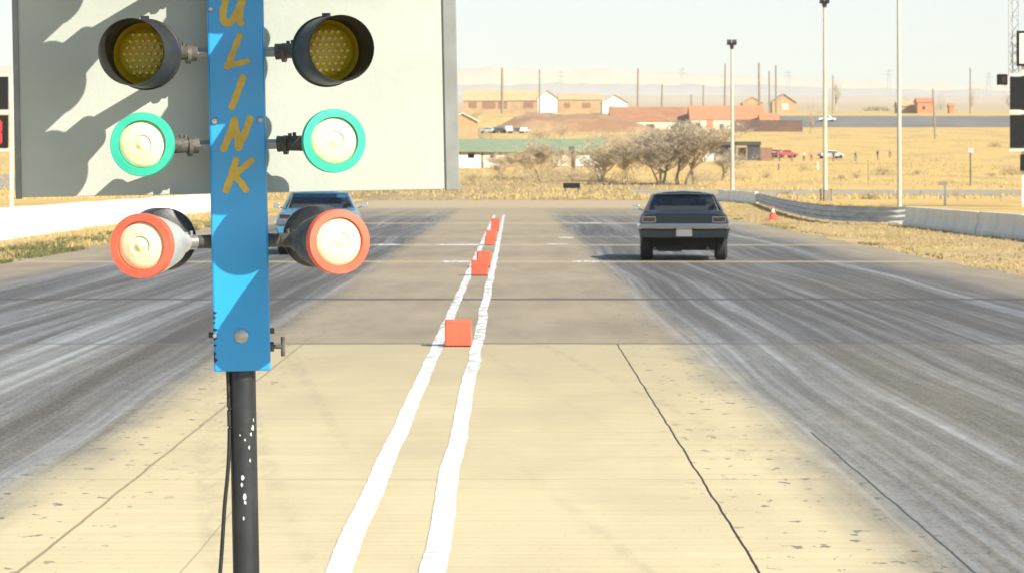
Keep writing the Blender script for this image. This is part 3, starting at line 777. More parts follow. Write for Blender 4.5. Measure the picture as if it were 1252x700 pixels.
# ------------------------------------------------------------------ CARS
def car(name, loc, rz, label, paint, group=None, mirrors=(-1,), detail=True, roofline=1.45):
    o = empty(name, loc, label, 'car', group, rz)
    W = .965; Lh = 2.5
    wheels_y = (-1.42, 1.42); wr = .34
    b = MB(); st = [-2.48, -2.46, -2.40, -2.30] + [-2.2 + .1 * k for k in range(45)] + [2.3, 2.40, 2.45, 2.47]
    def sill(y):
        z = .34 if y > -1.9 else .34 + (-1.9 - y) * .27
        if y > 2.0: z = .34 + (y - 2.0) * .15
        for wy in wheels_y:
            d = abs(y - wy)
            if d < .42: z = max(z, wr + math.sqrt(.42 ** 2 - d * d) * .93)
        return z
    def decktop(y):
        if y < -1.3: return .985 + (y + 2.5) * .045
        if y < 1.05: return 1.04
        return 1.03 - (y - 1.05) * .075
    def halfw(y):
        k = 1.0
        if y < -2.0: k -= .055 * ((-2.0 - y) / .5) ** 2
        if y > 1.9: k -= .05 * ((y - 1.9) / .6) ** 2
        return W * k
    vs, fs = [], []
    for y in st:
        w = halfw(y); z0 = sill(y); dt = decktop(y)
        endk = 0
        if y < -2.45: endk = .03
        half = [(w * .93, z0), (w * .965, max(z0 + .02, .50)), (w, max(z0 + .04, .66)), (w * .985, max(z0 + .06, .80)), (w * .945, dt - .085), (w * .885, dt - .03), (w * .76, dt), (w * .45, dt + .012), (0, dt + .015)]
        ring = half + [(-x, z) for x, z in half[-2::-1]]
        vs += [(x, y, z - endk * (z > .8)) for x, z in ring]
    n = 17
    for i in range(len(st) - 1):
        for k in range(n - 1): fs.append((i * n + k, i * n + k + 1, (i + 1) * n + k + 1, (i + 1) * n + k))
    fs.append(tuple(range(n))); fs.append(tuple((len(st) - 1) * n + k for k in reversed(range(n))))
    b.add(vs, fs)
    body = b.build('body', M[paint], o, smooth=True, auto=40)
    # roof and pillars
    zt = roofline
    rf = [(-.46, .645), (-.15, .685), (.25, .69), (.52, .65)]
    b = MB(); vs = []
    sect = [(-1, -.06), (-.86, -.010), (-.55, .024), (0, .044), (.55, .024), (.86, -.010), (1, -.06)]
    for y, hw in rf:
        drop = .012 * (y < -.4) + .012 * (y > .5)
        vs += [(hw * x, y, zt - .03 + z - drop) for x, z in sect]
    vs += [(hw * x * .96, y, zt - .075 ) for y, hw in rf for x, z in sect]
    k = 7; fs = []
    for i in range(3):
        for j in range(6):
            fs.append((i * k + j, i * k + j + 1, (i + 1) * k + j + 1, (i + 1) * k + j))
            fs.append((28 + i * k + j, 28 + (i + 1) * k + j, 28 + (i + 1) * k + j + 1, 28 + i * k + j + 1))
    for j in range(6):
        fs.append((j, 28 + j, 28 + j + 1, j + 1)); fs.append((21 + j, 21 + j + 1, 49 + j + 1, 49 + j))
    for i in range(3):
        fs.append((i * k, (i + 1) * k, 28 + (i + 1) * k, 28 + i * k)); fs.append((i * k + 6, 28 + i * k + 6, 28 + (i + 1) * k + 6, (i + 1) * k + 6))
    b.add(vs, fs)
    base_r, base_f = -1.36, 1.12; zb_r, zb_f = decktop(base_r) - .01, decktop(base_f) - .01
    for s in (-1, 1):
        # broad sail pillar at the back, thin one at the front
        P = [Vector((s * .84, base_r + .02, zb_r)), Vector((s * .66, -.47, zt - .075)), Vector((s * .69, -.12, zt - .075)), Vector((s * .865, -.62, zb_r + .01))]
        Q = [p + Vector((-s * .05, 0, 0)) for p in P]
        b.add(P + Q, [(0, 1, 2, 3), (7, 6, 5, 4), (0, 4, 5, 1), (1, 5, 6, 2), (2, 6, 7, 3), (3, 7, 4, 0)])
        b.tube([(s * .82, base_f, zb_f), (s * .65, .53, zt - .07)], .026, 6)
    roof = b.build('roof', M[paint], o, smooth=True, auto=40)
    def pane(name, pts):
        q = MB(); q.add(pts, [tuple(range(len(pts)))]); return q.build(name, M['glass'], o)
    pane('rear_window', [(-.78, base_r, zb_r), (.78, base_r, zb_r), (.63, -.475, zt - .07), (-.63, -.475, zt - .07)])
    pane('windscreen', [(.78, base_f, zb_f), (-.78, base_f, zb_f), (-.62, .535, zt - .07), (.62, .535, zt - .07)])
    for s in (-1, 1): pane('side_window', [(s * .86, -.6, zb_r + .01), (s * .83, base_f - .04, zb_f), (s * .66, .51, zt - .075), (s * .68, -.13, zt - .075)])
    if detail:
        b = MB()
        for s in (-1, 1): b.tube([(s * .825, base_r - .01, zb_r + .012), (s * .645, -.49, zt - .055)], .013, 6)
        b.tube([(-.82, base_r - .015, zb_r + .014), (.82, base_r - .015, zb_r + .014)], .009, 6)
        b.tube([(-.645, -.49, zt - .055), (0, -.5, zt - .035), (.645, -.49, zt - .055)], .012, 6)
        b.build('window_trim', M['chrome'], roof, smooth=True)
    # cabin: floor, seats, dash
    b = MB(); b.box((0, -.75, .86), (1.5, 1.1, .12)); b.box((0, -.62, 1.0), (1.3, .14, .28), rx=R(-12))
    for s in (-1, 1):
        b.box((s * .38, .12, 1.0), (.5, .13, .36), rx=R(-10)); b.box((s * .38, .07, 1.22), (.24, .09, .13))
    b.box((0, .95, 1.0), (1.5, .3, .14))
    b.build('seats', M['seat'], o, bevel=.03)
    # underside
    b = MB(); b.box((0, .1, .40), (1.36, 4.3, .24)); b.box((0, -1.75, .42), (1.30, .62, .40)); b.tube([(-.62, -1.42, .34), (.62, -1.42, .34)], .07, 10)
    b.box((-.3, -1.95, .26), (.5, .5, .12)); b.tube([(.45, -1.7, .25), (.5, -2.35, .26)], .04, 8); b.tube([(-.6, -1.7, .25), (-.62, -2.35, .26)], .04, 8)
    b.build('underside', M['under'], o)
    for wy in wheels_y:
        for s in (-1, 1):
            b = MB(); tw = .27 if wy < 0 else .22; cx = s * (.925 - tw / 2); Mx = Matrix.Translation((cx, wy, wr)) @ Matrix.Rotation(R(90) * s, 4, 'Z')
            b.lathe([(.19, -tw / 2), (.28, -tw / 2), (.325, -tw / 2 + .03), (wr, -tw / 2 + .05), (wr, tw / 2 - .05), (.325, tw / 2 - .03), (.28, tw / 2), (.19, tw / 2 - .02)], 32, Mx)
            wh = empty('wheel', (0, 0, 0)); wh.parent = o
            b.build('tyre', M['tyre'], wh, smooth=True)
            b = MB(); b.lathe([(.195, -tw / 2 + .01), (.195, tw / 2 - .05), (.15, tw / 2 - .07), (.06, tw / 2 - .03), (.0001, tw / 2 - .025)], 24, Mx); b.build('rim', M['rim'], wh, smooth=True)
    # rear bumper, lamps, plate
    b = MB(); bz = .735
    prof = [(-.045, -.055), (-.075, -.03), (-.08, .02), (-.055, .055), (0, .06), (0, -.055)]
    xs = [-.985, -.97, -.93, -.5, -.26, -.255, .255, .26, .5, .93, .97, .985]
    vs = []; fs = []
    for x in xs:
        yb = -2.47 + (.30 if abs(x) > .98 else .10 if abs(x) > .965 else .02 if abs(x) > .92 else 0)
        vs += [(x, yb + a, bz + z) for a, z in prof]
    for i in range(len(xs) - 1):
        for j in range(6): fs.append((i * 6 + j, i * 6 + (j + 1) % 6, (i + 1) * 6 + (j + 1) % 6, (i + 1) * 6 + j))
    b.add(vs, fs); bu = b.build('rear_bumper', M['chrome'], o, smooth=True)
    b = MB(); b.box((0, -2.475, .875), (1.18, .02, .13)); b.build('tail_panel', M['slate'] if paint == 'slate' else M[paint], o, bevel=.006)
    for s in (-1, 1):
        b = MB(); b.box((s * .735, -2.478, .875), (.25, .03, .10)); tl = b.build('taillight', M['taillight'], o, bevel=.01)
        b = MB()
        for dx, dz, sx, sz in ((0, .054, .27, .008), (0, -.054, .27, .008), (.133, 0, .008, .115), (-.133, 0, .008, .115)): b.box((s * .735 + dx, -2.486, .875 + dz), (sx, .02, sz))
        b.build('lamp_bezel', M['chrome'], tl)
    b = MB(); b.box((0, -2.50, .60), (.33, .015, .155)); b.build('number_plate', M['plate'], o, bevel=.003)
    b = MB(); b.box((0, -2.488, .60), (.44, .02, .20)); b.build('plate_recess', M['under'], o)
    b = MB(); b.tube([(-.90, 2.47, .60), (.90, 2.47, .60)], .06, 8); b.build('front_bumper', M['chrome'], o, smooth=True)
    b = MB(); b.box((0, 2.465, .76), (1.1, .03, .16)); b.build('grille', M['under'], o)
    for s in (-1, 1):
        b = MB(); b.lathe([(.09, -.02), (.09, .02), (.07, .03), (.0001, .035)], 16, Matrix.Translation((s * .7, 2.46, .76)) @ Matrix.Rotation(R(180), 4, 'Z')); b.build('headlight', M['plate'], o)
    for s in mirrors:
        b = MB(); b.tube([(s * .88, .72, 1.03), (s * 1.00, .70, 1.09)], .015, 6); b.box((s * 1.04, .70, 1.10), (.15, .07, .10)); b.build('wing_mirror', M['chrome'] if detail else M['under'], o, bevel=.015)
    return o
Yc = 68.8
car('muscle_car', (gx(843, Yc), Yc + 2.5, .004), R(-2.6), 'dark slate old coupe seen from behind in the right lane', 'slate', 'cars leaving the start line', mirrors=(-1,))
Yc = 74.0
car('muscle_car', (gx(383, Yc), Yc + 2.5, .004), R(2.2), 'light blue old coupe in the left lane, half hidden by a red lamp', 'azure', 'cars leaving the start line', mirrors=(-1, 1))

# ------------------------------------------------------------------ WALLS, RAIL, POLES, CONE
def wall(name, pts, h, t, m, label, seg):
    b = MB(); rnd = random.Random(len(pts))
    for (x0, y0), (x1, y1) in zip(pts, pts[1:]):
        L = math.hypot(x1 - x0, y1 - y0); n = max(1, int(L / seg))
        for i in range(n):
            a, c = i / n, (i + 1) / n
            p = Vector((x0 + (x1 - x0) * a, y0 + (y1 - y0) * a, 0)); q = Vector((x0 + (x1 - x0) * c, y0 + (y1 - y0) * c, 0))
            d = (q - p).normalized(); nn = Vector((-d.y, d.x, 0)); off = nn * rnd.uniform(-.025, .025); g_ = .012
            hh = h * rnd.uniform(.985, 1.015)
            P, Q = p + d * g_ + off, q - d * g_ + off; up = Vector((0, 0, 1))
            sec = [(-t, -.05), (-t, .12), (-t * .55, .35), (-t * .5, hh), (t * .5, hh), (t * .55, .35), (t, .12), (t, -.05)]
            vs = [P + nn * s + up * z for s, z in sec] + [Q + nn * s + up * z for s, z in sec]
            fs = [(k, k + 8, (k + 1) % 8 + 8, (k + 1) % 8) for k in range(8)] + [tuple(range(8)), tuple(range(15, 7, -1))]
            b.add(vs, fs)
    o = b.build(name, m); return tag(o, label, 'wall')
wall('concrete_wall', [(14.25, 117.6), (14.35, 100), (14.6, 85), (14.7, 40)], .70, .20, M['conc_wall'], 'grey white concrete barrier wall along the right edge, joining the steel guard rail', 5.8)
wall('concrete_wall', [(-14.3, 40), (-14.4, 92), (-15.3, 140), (-15.6, 190)], .88, .22, M['white_wall'], 'long white concrete wall along the grass on the left', 6)
Yb = 225
wall('concrete_barrier', [(gx(893, Yb), Yb + 12), (gx(925, Yb - 15), Yb - 15)], .78, .2, M['white_wall'], 'short white concrete barrier at the far end of the guard rail, by the dark car', 4.5)
# guard rail
rail_px = [(1108, 275.5), (1085, 275.3), (1060, 274.6), (1035, 273.8), (1009, 271.5), (985, 267.5), (962, 261.5), (945, 256), (930, 250.5), (912, 245.5), (897, 243)]
rp = []
for px, py in rail_px:
    Yd = CAMH * F / (py - HY); rp.append(Vector((gx(px, Yd), Yd, 0)))
def cat2(P, n=6):
    out = []
    for i in range(len(P) - 1):
        p0, p1, p2, p3 = P[max(i - 1, 0)], P[i], P[i + 1], P[min(i + 2, len(P) - 1)]
        for k in range(n):
            t = k / n; out.append(.5 * ((2 * p1) + (p2 - p0) * t + (2 * p0 - 5 * p1 + 4 * p2 - p3) * t * t + (3 * p1 - p0 - 3 * p2 + p3) * t ** 3))
    out.append(P[-1]); return out
path = cat2(rp); rail = empty('guard_rail', tuple(path[0]), 'long curved corrugated steel guard rail ending at the concrete wall', 'guard rail')
b = MB(); prof = []
for k in range(25):
    u = k / 24; prof.append((.045 * math.cos(u * 2 * math.pi * 3), .10 + .58 * u))
vs, fs = [], []; npf = len(prof)
for i, p in enumerate(path):
    d = (path[min(i + 1, len(path) - 1)] - path[max(i - 1, 0)]).normalized(); nn = Vector((-d.y, d.x, 0))
    wz = .03 * mnoise.noise(Vector((i * .5, 0, 0)))
    vs += [p + nn * a + Vector((0, 0, z + wz)) - path[0] for a, z in prof] + [p + nn * (a - .008) + Vector((0, 0, z + wz)) - path[0] for a, z in prof]
for i in range(len(path) - 1):
    for k in range(npf - 1):
        A = i * 2 * npf + k; B = A + 2 * npf
        fs.append((A, A + 1, B + 1, B)); fs.append((A + npf, B + npf, B + npf + 1, A + npf + 1))
b.add(vs, fs); b.build('rail', M['galv'], rail, smooth=True, auto=60)
acc = 0
for i in range(1, len(path)):
    acc += (path[i] - path[i - 1]).length
    if acc > 3.8:
        acc = 0; d = (path[i] - path[i - 1]).normalized(); side = Vector((d.y, -d.x, 0)) * .13
        b = MB(); b.box(path[i] + side - path[0] + Vector((0, 0, .36)), (.14, .14, .74)); b.build('post', M['wood'], rail)
# light poles
def light_pole(px, pyb, pyt, wpx, label, Yd, base=False, m='pole'):
    o = empty('light_pole', (gx(px, Yd), Yd, G(Yd)), label, 'light pole', 'tall light poles beside the strip')
    r = wpx * .86 * Yd / F / 2; h = gh(pyt, Yd) - G(Yd)
    b = MB(); b.tube([(0, 0, -.2), (-.02, 0, h * .5), (-.05, 0, h)], [r, r * .9, r * .62], 14); b.build('pole', M[m], o, smooth=True)
    hd = MB(); s = Yd / F
    for dx in (-3.4, 3.0): hd.box((-.05 + dx * s, -.1, h + 1.0 * s), (5.4 * s, .45, 4.5 * s), rx=R(-25))
    hd.box((-.05, 0, h - .6 * s), (7 * s, .16, 1.4 * s)); hd.tube([(-.05, 0, h - 7 * s), (-.05, 0, h)], [r * .9, r * 1.3], 8)
    hd.build('lamp_head', M['black'], o, bevel=.02)
    if base:
        q = MB(); q.box((.1, -.3, .42 * 15 * s), (8 * s, .5, 15 * s)); q.build('concrete_base', M['wood'], o, bevel=.03)
        for dx in (-6, 6.5):
            q = MB(); q.box((dx * s, -.2, 6.5 * s), (2.0 * s, .2, 17 * s)); q.build('guard_post', M['darkwood'], o)
light_pole(895.5, 224, 53, 5.6, 'pale light pole with a dark twin lamp head at its top, behind the dark car', 285)
light_pole(1009, 246, 2, 6.6, 'tall pale light pole standing in a wooden base behind the guard rail', 232, True)
light_pole(1100, 258, -40, 6.6, 'thickest pale light pole, behind the joint of guard rail and concrete wall', 121.5)
# traffic cone
Yd = 131; o = empty('traffic_cone', (gx(945, Yd), Yd, G(Yd)), 'small red orange traffic cone with a white tip on the grass before the guard rail', 'cone')
b = MB()
Mc = Matrix.Rotation(R(-90), 4, 'X')
b.lathe([(.19, .03), (.165, .05), (.12, .22), (.09, .34)], 20, Mc); b.lathe([(.055, .47), (.035, .56), (.03, .57), (.0001, .57)], 20, Mc); b.build('cone_body', M['orange'], o, smooth=True)
b = MB(); b.lathe([(.0905, .34), (.056, .47)], 20, Mc); b.build('white_band', M['white_metal'], o, smooth=True)
b = MB(); b.box((0, 0, .016), (.44, .44, .03)); b.build('cone_base', M['orange'], o, bevel=.01)
# utility poles, far pylons
UP = [(614, 83, 133, 4.2, 'wood', 'thick tan utility pole in front of the long brown house'),
 (659.5, 85, 132, 2.6, 'pole_wood', 'thin utility pole rising behind the left white gable'),
 (779.5, 84, 131, 2.8, 'pole_wood', 'utility pole right of the second white gable'),
 (809, 103, 131, 2.8, 'pole_wood', 'short grey utility pole above the rust red roof'),
 (845.5, 116, 131, 2.4, 'pole_wood', 'shortest utility pole, at the left end of the orange roof'),
 (860, 104, 131, 2.4, 'wood', 'pale short utility pole above the orange roof'),
 (886, 78, 131, 2.8, 'pole_wood', 'utility pole close to the left of the twin lamp light pole'),
 (928.5, 77, 120, 3.6, 'pole_wood', 'thick dark utility pole, left of the group of three above the orange roof'),
 (941, 87, 121, 2.6, 'pole_wood', 'lower middle utility pole of the group of three above the orange roof'),
 (949, 80, 137, 2.8, 'pole_wood', 'right utility pole of the group of three above the orange roof'),
 (1018, 92, 134, 2.2, 'wood', 'pale utility pole close to the right of the wooden based light pole'),
 (1186.5, 83, 134, 2.4, 'pole_wood', 'grey utility pole among the pale tree right of the red house'),
 (1143.5, 109, 170, 3.0, 'pole_wood', 'leaning dark utility pole in front of the evergreen shrub')]
for px, pt, pb, w, m, lab in UP:
    Yd = 1100 if pb < 150 else depth(pb)
    zb = G(Yd) - .5; zt = gh(pt, Yd); s = Yd / F
    o = empty('utility_pole', (gx(px, Yd), Yd, zb), lab, 'utility pole', 'utility poles on the rise')
    b = MB(); lean = (-3 * s if pb > 150 else random.uniform(-.2, .2))
    b.tube([(0, 0, 0), (lean * .6, 0, (zt - zb) * .6), (lean, 0, zt - zb)], [w * s * .42, w * s * .38, w * s * .30], 8); b.build('pole', M[m], o, smooth=True)
    if pb < 150:
        b = MB(); b.box((lean * .95, -.12, (zt - zb) * .93), (.9, .12, .14)); b.build('crossarm', M[m], o)
for k, (px, pt) in enumerate(((686, 86), (834, 82), (964, 86), (1087, 84), (1209, 88))):
    Yd = 3300; zb = G(Yd) - 1; h = gh(pt, Yd) - zb
    o = empty('lattice_pylon', (gx(px, Yd), Yd, zb), ['faint pylon between the two white gable houses', 'faint pylon above the rust roof, left of the twin lamp pole', 'faint pylon right of the three dark utility poles', 'faint pylon just left of the thickest light pole', 'faint pylon between the red house and the scoreboard'][k], 'pylon', 'faint pylons on the plain')
    b = MB()
    for sx in (-1, 1):
        for sy in (-1, 1): b.tube([(sx * 3, sy * 3, 0), (sx * 1.2, sy * 1.2, h * .7), (sx * .8, sy * .8, h)], .28, 4)
    for j in range(6):
        z0, z1 = h * j / 6, h * (j + 1) / 6; w0, w1 = 3 - 2.2 * j / 6, 3 - 2.2 * (j + 1) / 6
        b.tube([(-w0, -w0, z0), (w1, -w1, z1)], .18, 3); b.tube([(w0, -w0, z0), (-w1, -w1, z1)], .18, 3)
    for zz, w in ((.80, 5), (.92, 4)): b.tube([(-w, 0, h * zz), (w, 0, h * zz)], .25, 4)
    b.build('tower', M['lattice'], o)
# stakes
def stake(px, pyb, pyt, w, m, label, plate=None):
    Yd = depth(pyb); s = Yd / F; h = (pyb - pyt) * s
    o = empty('marker_stake', (gx(px, Yd), Yd, G(Yd)), label, 'stake')
    b = MB(); b.box((0, 0, h / 2 - .1), (w * s, w * s, h + .2)); b.build('post', M[m], o)
    if plate: b = MB(); b.box((plate[0] * s, -w * s * .6, h - plate[2] * s / 2), (plate[1] * s, .04, plate[2] * s)); b.build('plate', M[plate[3]], o, bevel=.01)
stake(1155.5, 252, 222, 2.6, 'white_metal', 'short white post with a small pale top behind the right wall', (-3, 11, 4.5, 'white_metal'))
stake(1186.5, 228, 181, 1.8, 'darkwood', 'thin dark stake with a small sign in the open field', (0, 7, 6, 'galv'))
stake(1061.5, 228, 196, 1.2, 'wood', 'faint thin stake standing between sagebrush in the field')
stake(952, 208, 200, 1.8, 'darkwood', 'short dark fence stake below the spectators')
stake(1000, 208, 198, 1.8, 'white_metal', 'short pale stake below the wooden based light pole crowd')
# low black sign at the end of the strip
Yd = 300; o = empty('low_sign', (gx(699, Yd), Yd, G(Yd)), 'low wide black board on short legs at the end of the strip', 'sign'); s = Yd / F
b = MB(); b.box((0, 0, 8.5 * s), (21 * s, .08, 6.5 * s)); b.build('panel', M['panel_black'], o, bevel=.02)
for dx in (-8, 8):
    b = MB(); b.box((dx * s, .09, 3.2 * s), (.1, .08, 8 * s)); b.build('leg', M['darkwood'], o)

# ------------------------------------------------------------------ SCOREBOARDS
def scoreboard(px_l, px_r, Yd, label, post_px, right):
    s = Yd / F
    o = empty('scoreboard', (gx(post_px, Yd), Yd, G(Yd)), label, 'scoreboard', 'finish line scoreboards')
    X = lambda px: (px - post_px) * s
    Z = lambda py: gh(py, Yd) - G(Yd)
    def panel(y0, y1, x0=px_l, x1=px_r, name='panel', m='panel_black', dy=0, th=.2):
        b = MB(); b.box(((X(x0) + X(x1)) / 2, dy, (Z(y0) + Z(y1)) / 2), (X(x1) - X(x0), th, Z(y0) - Z(y1))); return b.build(name, M[m], o, bevel=.015)
    p1 = panel(94, 134); p2 = panel(141, 181)
    b = MB(); b.box((0, .28, Z(50) / 2 - .2 if right else Z(88) / 2 - .2), ((5.5 if right else 4) * s, .22, (Z(50) if right else Z(88)) + .4)); b.build('post', M['white_metal'], o)
    b = MB(); xo = 60 if right else -62
    b.box((X(post_px + xo), .28, Z(50) / 2 - .2 if right else Z(88) / 2 - .2), (5.5 * s, .22, (Z(50) if right else Z(88)) + .4)); b.build('post', M['white_metal'], o)
    for py in (91.5, 137.5, 183):
        b = MB(); b.box(((X(px_l) + X(px_r)) / 2, .05, Z(py)), (X(px_r) - X(px_l) + 2 * s, .16, 4.2 * s if py > 100 else 2.5 * s)); b.build('cross_beam', M['white_metal'], o)
    return o, X, Z, s, panel, p2
o, X, Z, s, panel, p2 = scoreboard(1235, 1318, 190, 'black two panel scoreboard with a lattice mast at the right edge', 1252.5, True)
b = MB(); b.box(((X(1243) + X(1310)) / 2, 0, (Z(38) + Z(81)) / 2), (X(1310) - X(1243), .15, Z(38) - Z(81))); up = b.build('upper_panel', M['panel_black'], o, bevel=.01)
b = MB(); b.box(((X(1246) + X(1308)) / 2, -.09, (Z(41) + Z(78)) / 2), (X(1308) - X(1246), .06, Z(41) - Z(78))); b.build('white_face', M['white_metal'], up)
panel(189, 209, 1247.5, 1300, 'lower_panel')
b = MB(); b.box(((X(1219) + X(1231)) / 2, -.1, (Z(91) + Z(104)) / 2), (12 * s, .45, 13 * s)); fl = b.build('floodlight', M['panel_black'], o, bevel=.03)
b = MB(); b.box((X(1226), -.34, Z(98)), (4.5 * s, .03, 7 * s)); b.build('lens', M['taillight'], fl)
b = MB(); b.tube([(X(1229), 0, Z(104)), (X(1229), 0, Z(106.5)), (X(1238), 0, Z(106.5))], .05, 6); b.build('bracket', M['white_metal'], fl)
b = MB(); xa, xb = X(1234.5), X(1246.5); zz0, zz1 = Z(93), Z(-60)
cor = [(xa, .3), (xb, .3), ((xa + xb) / 2, .3 + (xb - xa) * .86)]
for x, y in cor: b.tube([(x, y, zz0), (x, y, zz1)], .035, 6)
nb = 14
for k in range(nb):
    z0 = zz0 + (zz1 - zz0) * k / nb; z1 = zz0 + (zz1 - zz0) * (k + 1) / nb
    for i in range(3):
        a, c = cor[i], cor[(i + 1) % 3]
        if k % 2: a, c = c, a
        b.tube([(a[0], a[1], z0), (c[0], c[1], z1)], .022, 4)
b.build('lattice_mast', M['lattice'], o)
o, X, Z, s, panel, p2 = scoreboard(-72, 10, 190, 'black two panel scoreboard with a red lit digit at the left edge', 13.5, False)
b = MB()                                          # seven segment figure 8, red
for x0, x1, y0, y1 in ((-17, 1, 147, 150.5), (-17, 1, 160, 163.5), (-17, 1, 173, 176.5), (-18, -15, 149, 161), (-.5, 2.8, 149, 161), (-18, -15, 163, 175), (-.5, 2.8, 163, 175)):
    b.box(((X(x0) + X(x1)) / 2, -.115, (Z(y0) + Z(y1)) / 2), (X(x1) - X(x0), .03, Z(y0) - Z(y1)))
b.build('lit_digit', M['led_red'], p2)

# ------------------------------------------------------------------ BUILDINGS
def building(name, x0, x1, ytop, yeave, ybase, Yd, dep, wallm, roofm, label, gable='side', wins=(), over=.3, door=None, base_drop=1.5, cat='house'):
    s = Yd / F; w = (x1 - x0) * s; zb = min(G(Yd), gh(ybase, Yd)); ze, zt = gh(yeave, Yd) - zb, gh(ytop, Yd) - zb
    o = empty(name, (gx((x0 + x1) / 2, Yd), Yd, zb), label, cat)
    b = MB(); hw = w / 2
    if gable == 'front':
        P = [(-hw, -base_drop), (hw, -base_drop), (hw, ze), (0, zt), (-hw, ze)]
        vs = [(x, 0, z) for x, z in P] + [(x, dep, z) for x, z in P]
        b.add(vs, [(0, 1, 2, 3, 4), (9, 8, 7, 6, 5), (0, 5, 6, 1), (1, 6, 7, 2), (4, 9, 5, 0)])
    else:
        vs = [(-hw, 0, -base_drop), (hw, 0, -base_drop), (hw, 0, ze), (-hw, 0, ze), (-hw, dep, -base_drop), (hw, dep, -base_drop), (hw, dep, ze), (-hw, dep, ze), (-hw, dep / 2, zt), (hw, dep / 2, zt)]
        b.add(vs, [(0, 1, 2, 3), (5, 4, 7, 6), (1, 5, 6, 9, 2), (4, 0, 3, 8, 7)])
    b.build('wall', M[wallm], o)
    r = MB(); t = .18
    if gable == 'front':
        sl = (zt - ze) / hw
        for sg in (-1, 1):
            e = hw + over
            A = [(0, -over, zt + .02), (sg * e, -over, ze - over * sl + .02), (sg * e, dep + over, ze - over * sl + .02), (0, dep + over, zt + .02)]
            r.add(A + [(x, y, z + t) for x, y, z in A], [(0, 1, 2, 3), (7, 6, 5, 4), (0, 4, 5, 1), (1, 5, 6, 2), (2, 6, 7, 3)])
    else:
        sl = (zt - ze) / (dep / 2)
        for y0, y1 in ((-over, dep / 2), (dep + over, dep / 2)):
            A = [(-hw - over, y0, ze - over * sl + .02), (hw + over, y0, ze - over * sl + .02), (hw + over, y1, zt + .02), (-hw - over, y1, zt + .02)]
            r.add(A + [(x, y, z + t) for x, y, z in A], [(0, 1, 2, 3), (7, 6, 5, 4), (0, 4, 5, 1), (1, 5, 6, 2), (3, 7, 4, 0)])
    r.build('roof', M[roofm], o)
    for (wx0, wx1, wy0, wy1, nm, mm) in wins:
        q = MB(); c = (x0 + x1) / 2
        q.box((((wx0 + wx1) / 2 - c) * s, -.04, gh((wy0 + wy1) / 2, Yd) - zb), ((wx1 - wx0) * s, .12, (wy1 - wy0) * s)); q.build(nm, M[mm], o)
    return o
W_, D_ = 'window', 'glass_dark'
building('long_house', 567, 657, 110, 123, 136, 1160, 14, 'tan_wall', 'tan_roof', 'long tan roofed house with dark windows at the left, left of the first white gable', wins=[(573, 583, 125, 132, W_, 'brown_wall'), (590, 606, 124.5, 133, W_, 'brown_wall'), (609, 620, 124.5, 133, W_, 'brown_wall'), (627, 634, 125, 131, W_, 'tan_wall'), (640, 652, 125, 132, W_, 'brown_wall')])
building('gable_house', 657.5, 681, 111, 119, 137, 1130, 22, 'white_wall', 'tan_roof', 'small house with a bright white gable end, beside the long tan roofed house', 'front', over=.5)
building('low_house', 683, 736, 115, 122, 137, 1165, 10, 'tan_wall', 'tan_roof', 'low tan house between the two white gables', wins=[(690, 697, 126, 132, W_, 'brown_wall'), (712, 722, 126, 132, W_, 'brown_wall')])
building('gable_house', 736.5, 767, 116, 125, 141, 1120, 22, 'white_wall', 'tan_roof', 'house with a wide white gable end and dark doorway, right of the low tan house', 'front', over=.5, wins=[(744.5, 750, 130, 141, 'door', 'tan_wall')])
building('long_barn', 747, 846, 131, 148, 160, 900, 18, 'cream', 'redbrown', 'long rust red roofed building behind the bare trees', wins=[(758, 766, 152, 157, W_, D_), (790, 800, 152, 157, W_, D_)], cat='building')
building('orange_roofed_house', 845, 935, 129.5, 146, 166, 890, 18, 'cream', 'orange_roof', 'long bright orange roofed house behind the twin lamp light pole', wins=[(864, 872, 147, 166, 'wing_wall', 'orange_roof'), (853, 857, 152, 158, W_, D_), (880, 885, 152, 158, W_, D_)])
building('annexe', 930, 952, 139, 147, 160, 884, 8, 'brown_wall', 'orange_roof', 'small annexe with a reddish roof at the right end of the orange roofed house', cat='building')
building('tan_house', 908, 932, 119, 126, 136, 1140, 10, 'tan_wall', 'tan_roof', 'tan house on the rise behind the orange roof', 'front')
building('tan_house', 944, 973, 115, 125, 137, 1135, 14, 'tan_wall', 'tan_roof', 'tan gabled house right of the three dark utility poles', 'front', over=.5, wins=[(956, 964, 127, 134, W_, 'cream')])
building('red_house', 1122, 1141, 120, 125, 137, 1130, 10, 'orange_roof', 'orange_roof', 'small bright red house on the skyline right of the thickest light pole', wins=[(1128, 1131, 130, 134, W_, D_)])
building('tan_house', 1098, 1121, 124, 130, 137, 1140, 10, 'tan_wall', 'tan_roof', 'low tan house next to the small red house', 'side')
building('outbuilding', 1161, 1167, 127, 130, 137, 1130, 5, 'orange_roof', 'orange_roof', 'tiny reddish outbuilding right of the round evergreen shrub', cat='shed')
building('green_roofed_building', 540, 737, 171, 185, 206, 480, 14, 'tan_wall', 'green_roof', 'long low building with a faded green roof and white wall panels', over=.6, wins=[(560, 588, 189, 206, 'white_panel', 'white_wall'), (591, 616, 190, 205, 'white_panel', 'white_wall'), (676, 694, 190, 203, 'white_panel', 'cream'), (704, 733, 190, 203, 'white_panel', 'white_wall'), (572, 580, 187, 193.5, W_, D_), (599, 606, 187, 194, W_, D_), (620, 632, 188, 198, W_, 'sage'), (640, 652, 188, 198, W_, 'sage'), (589, 591, 187, 206, 'post', 'darkwood')], cat='building')
building('tan_shed', 548, 583, 139, 148, 175, 640, 8, 'tan_wall', 'white_wall', 'tan shed with a white roof edge beside the grey board', 'front', over=.4, cat='shed')
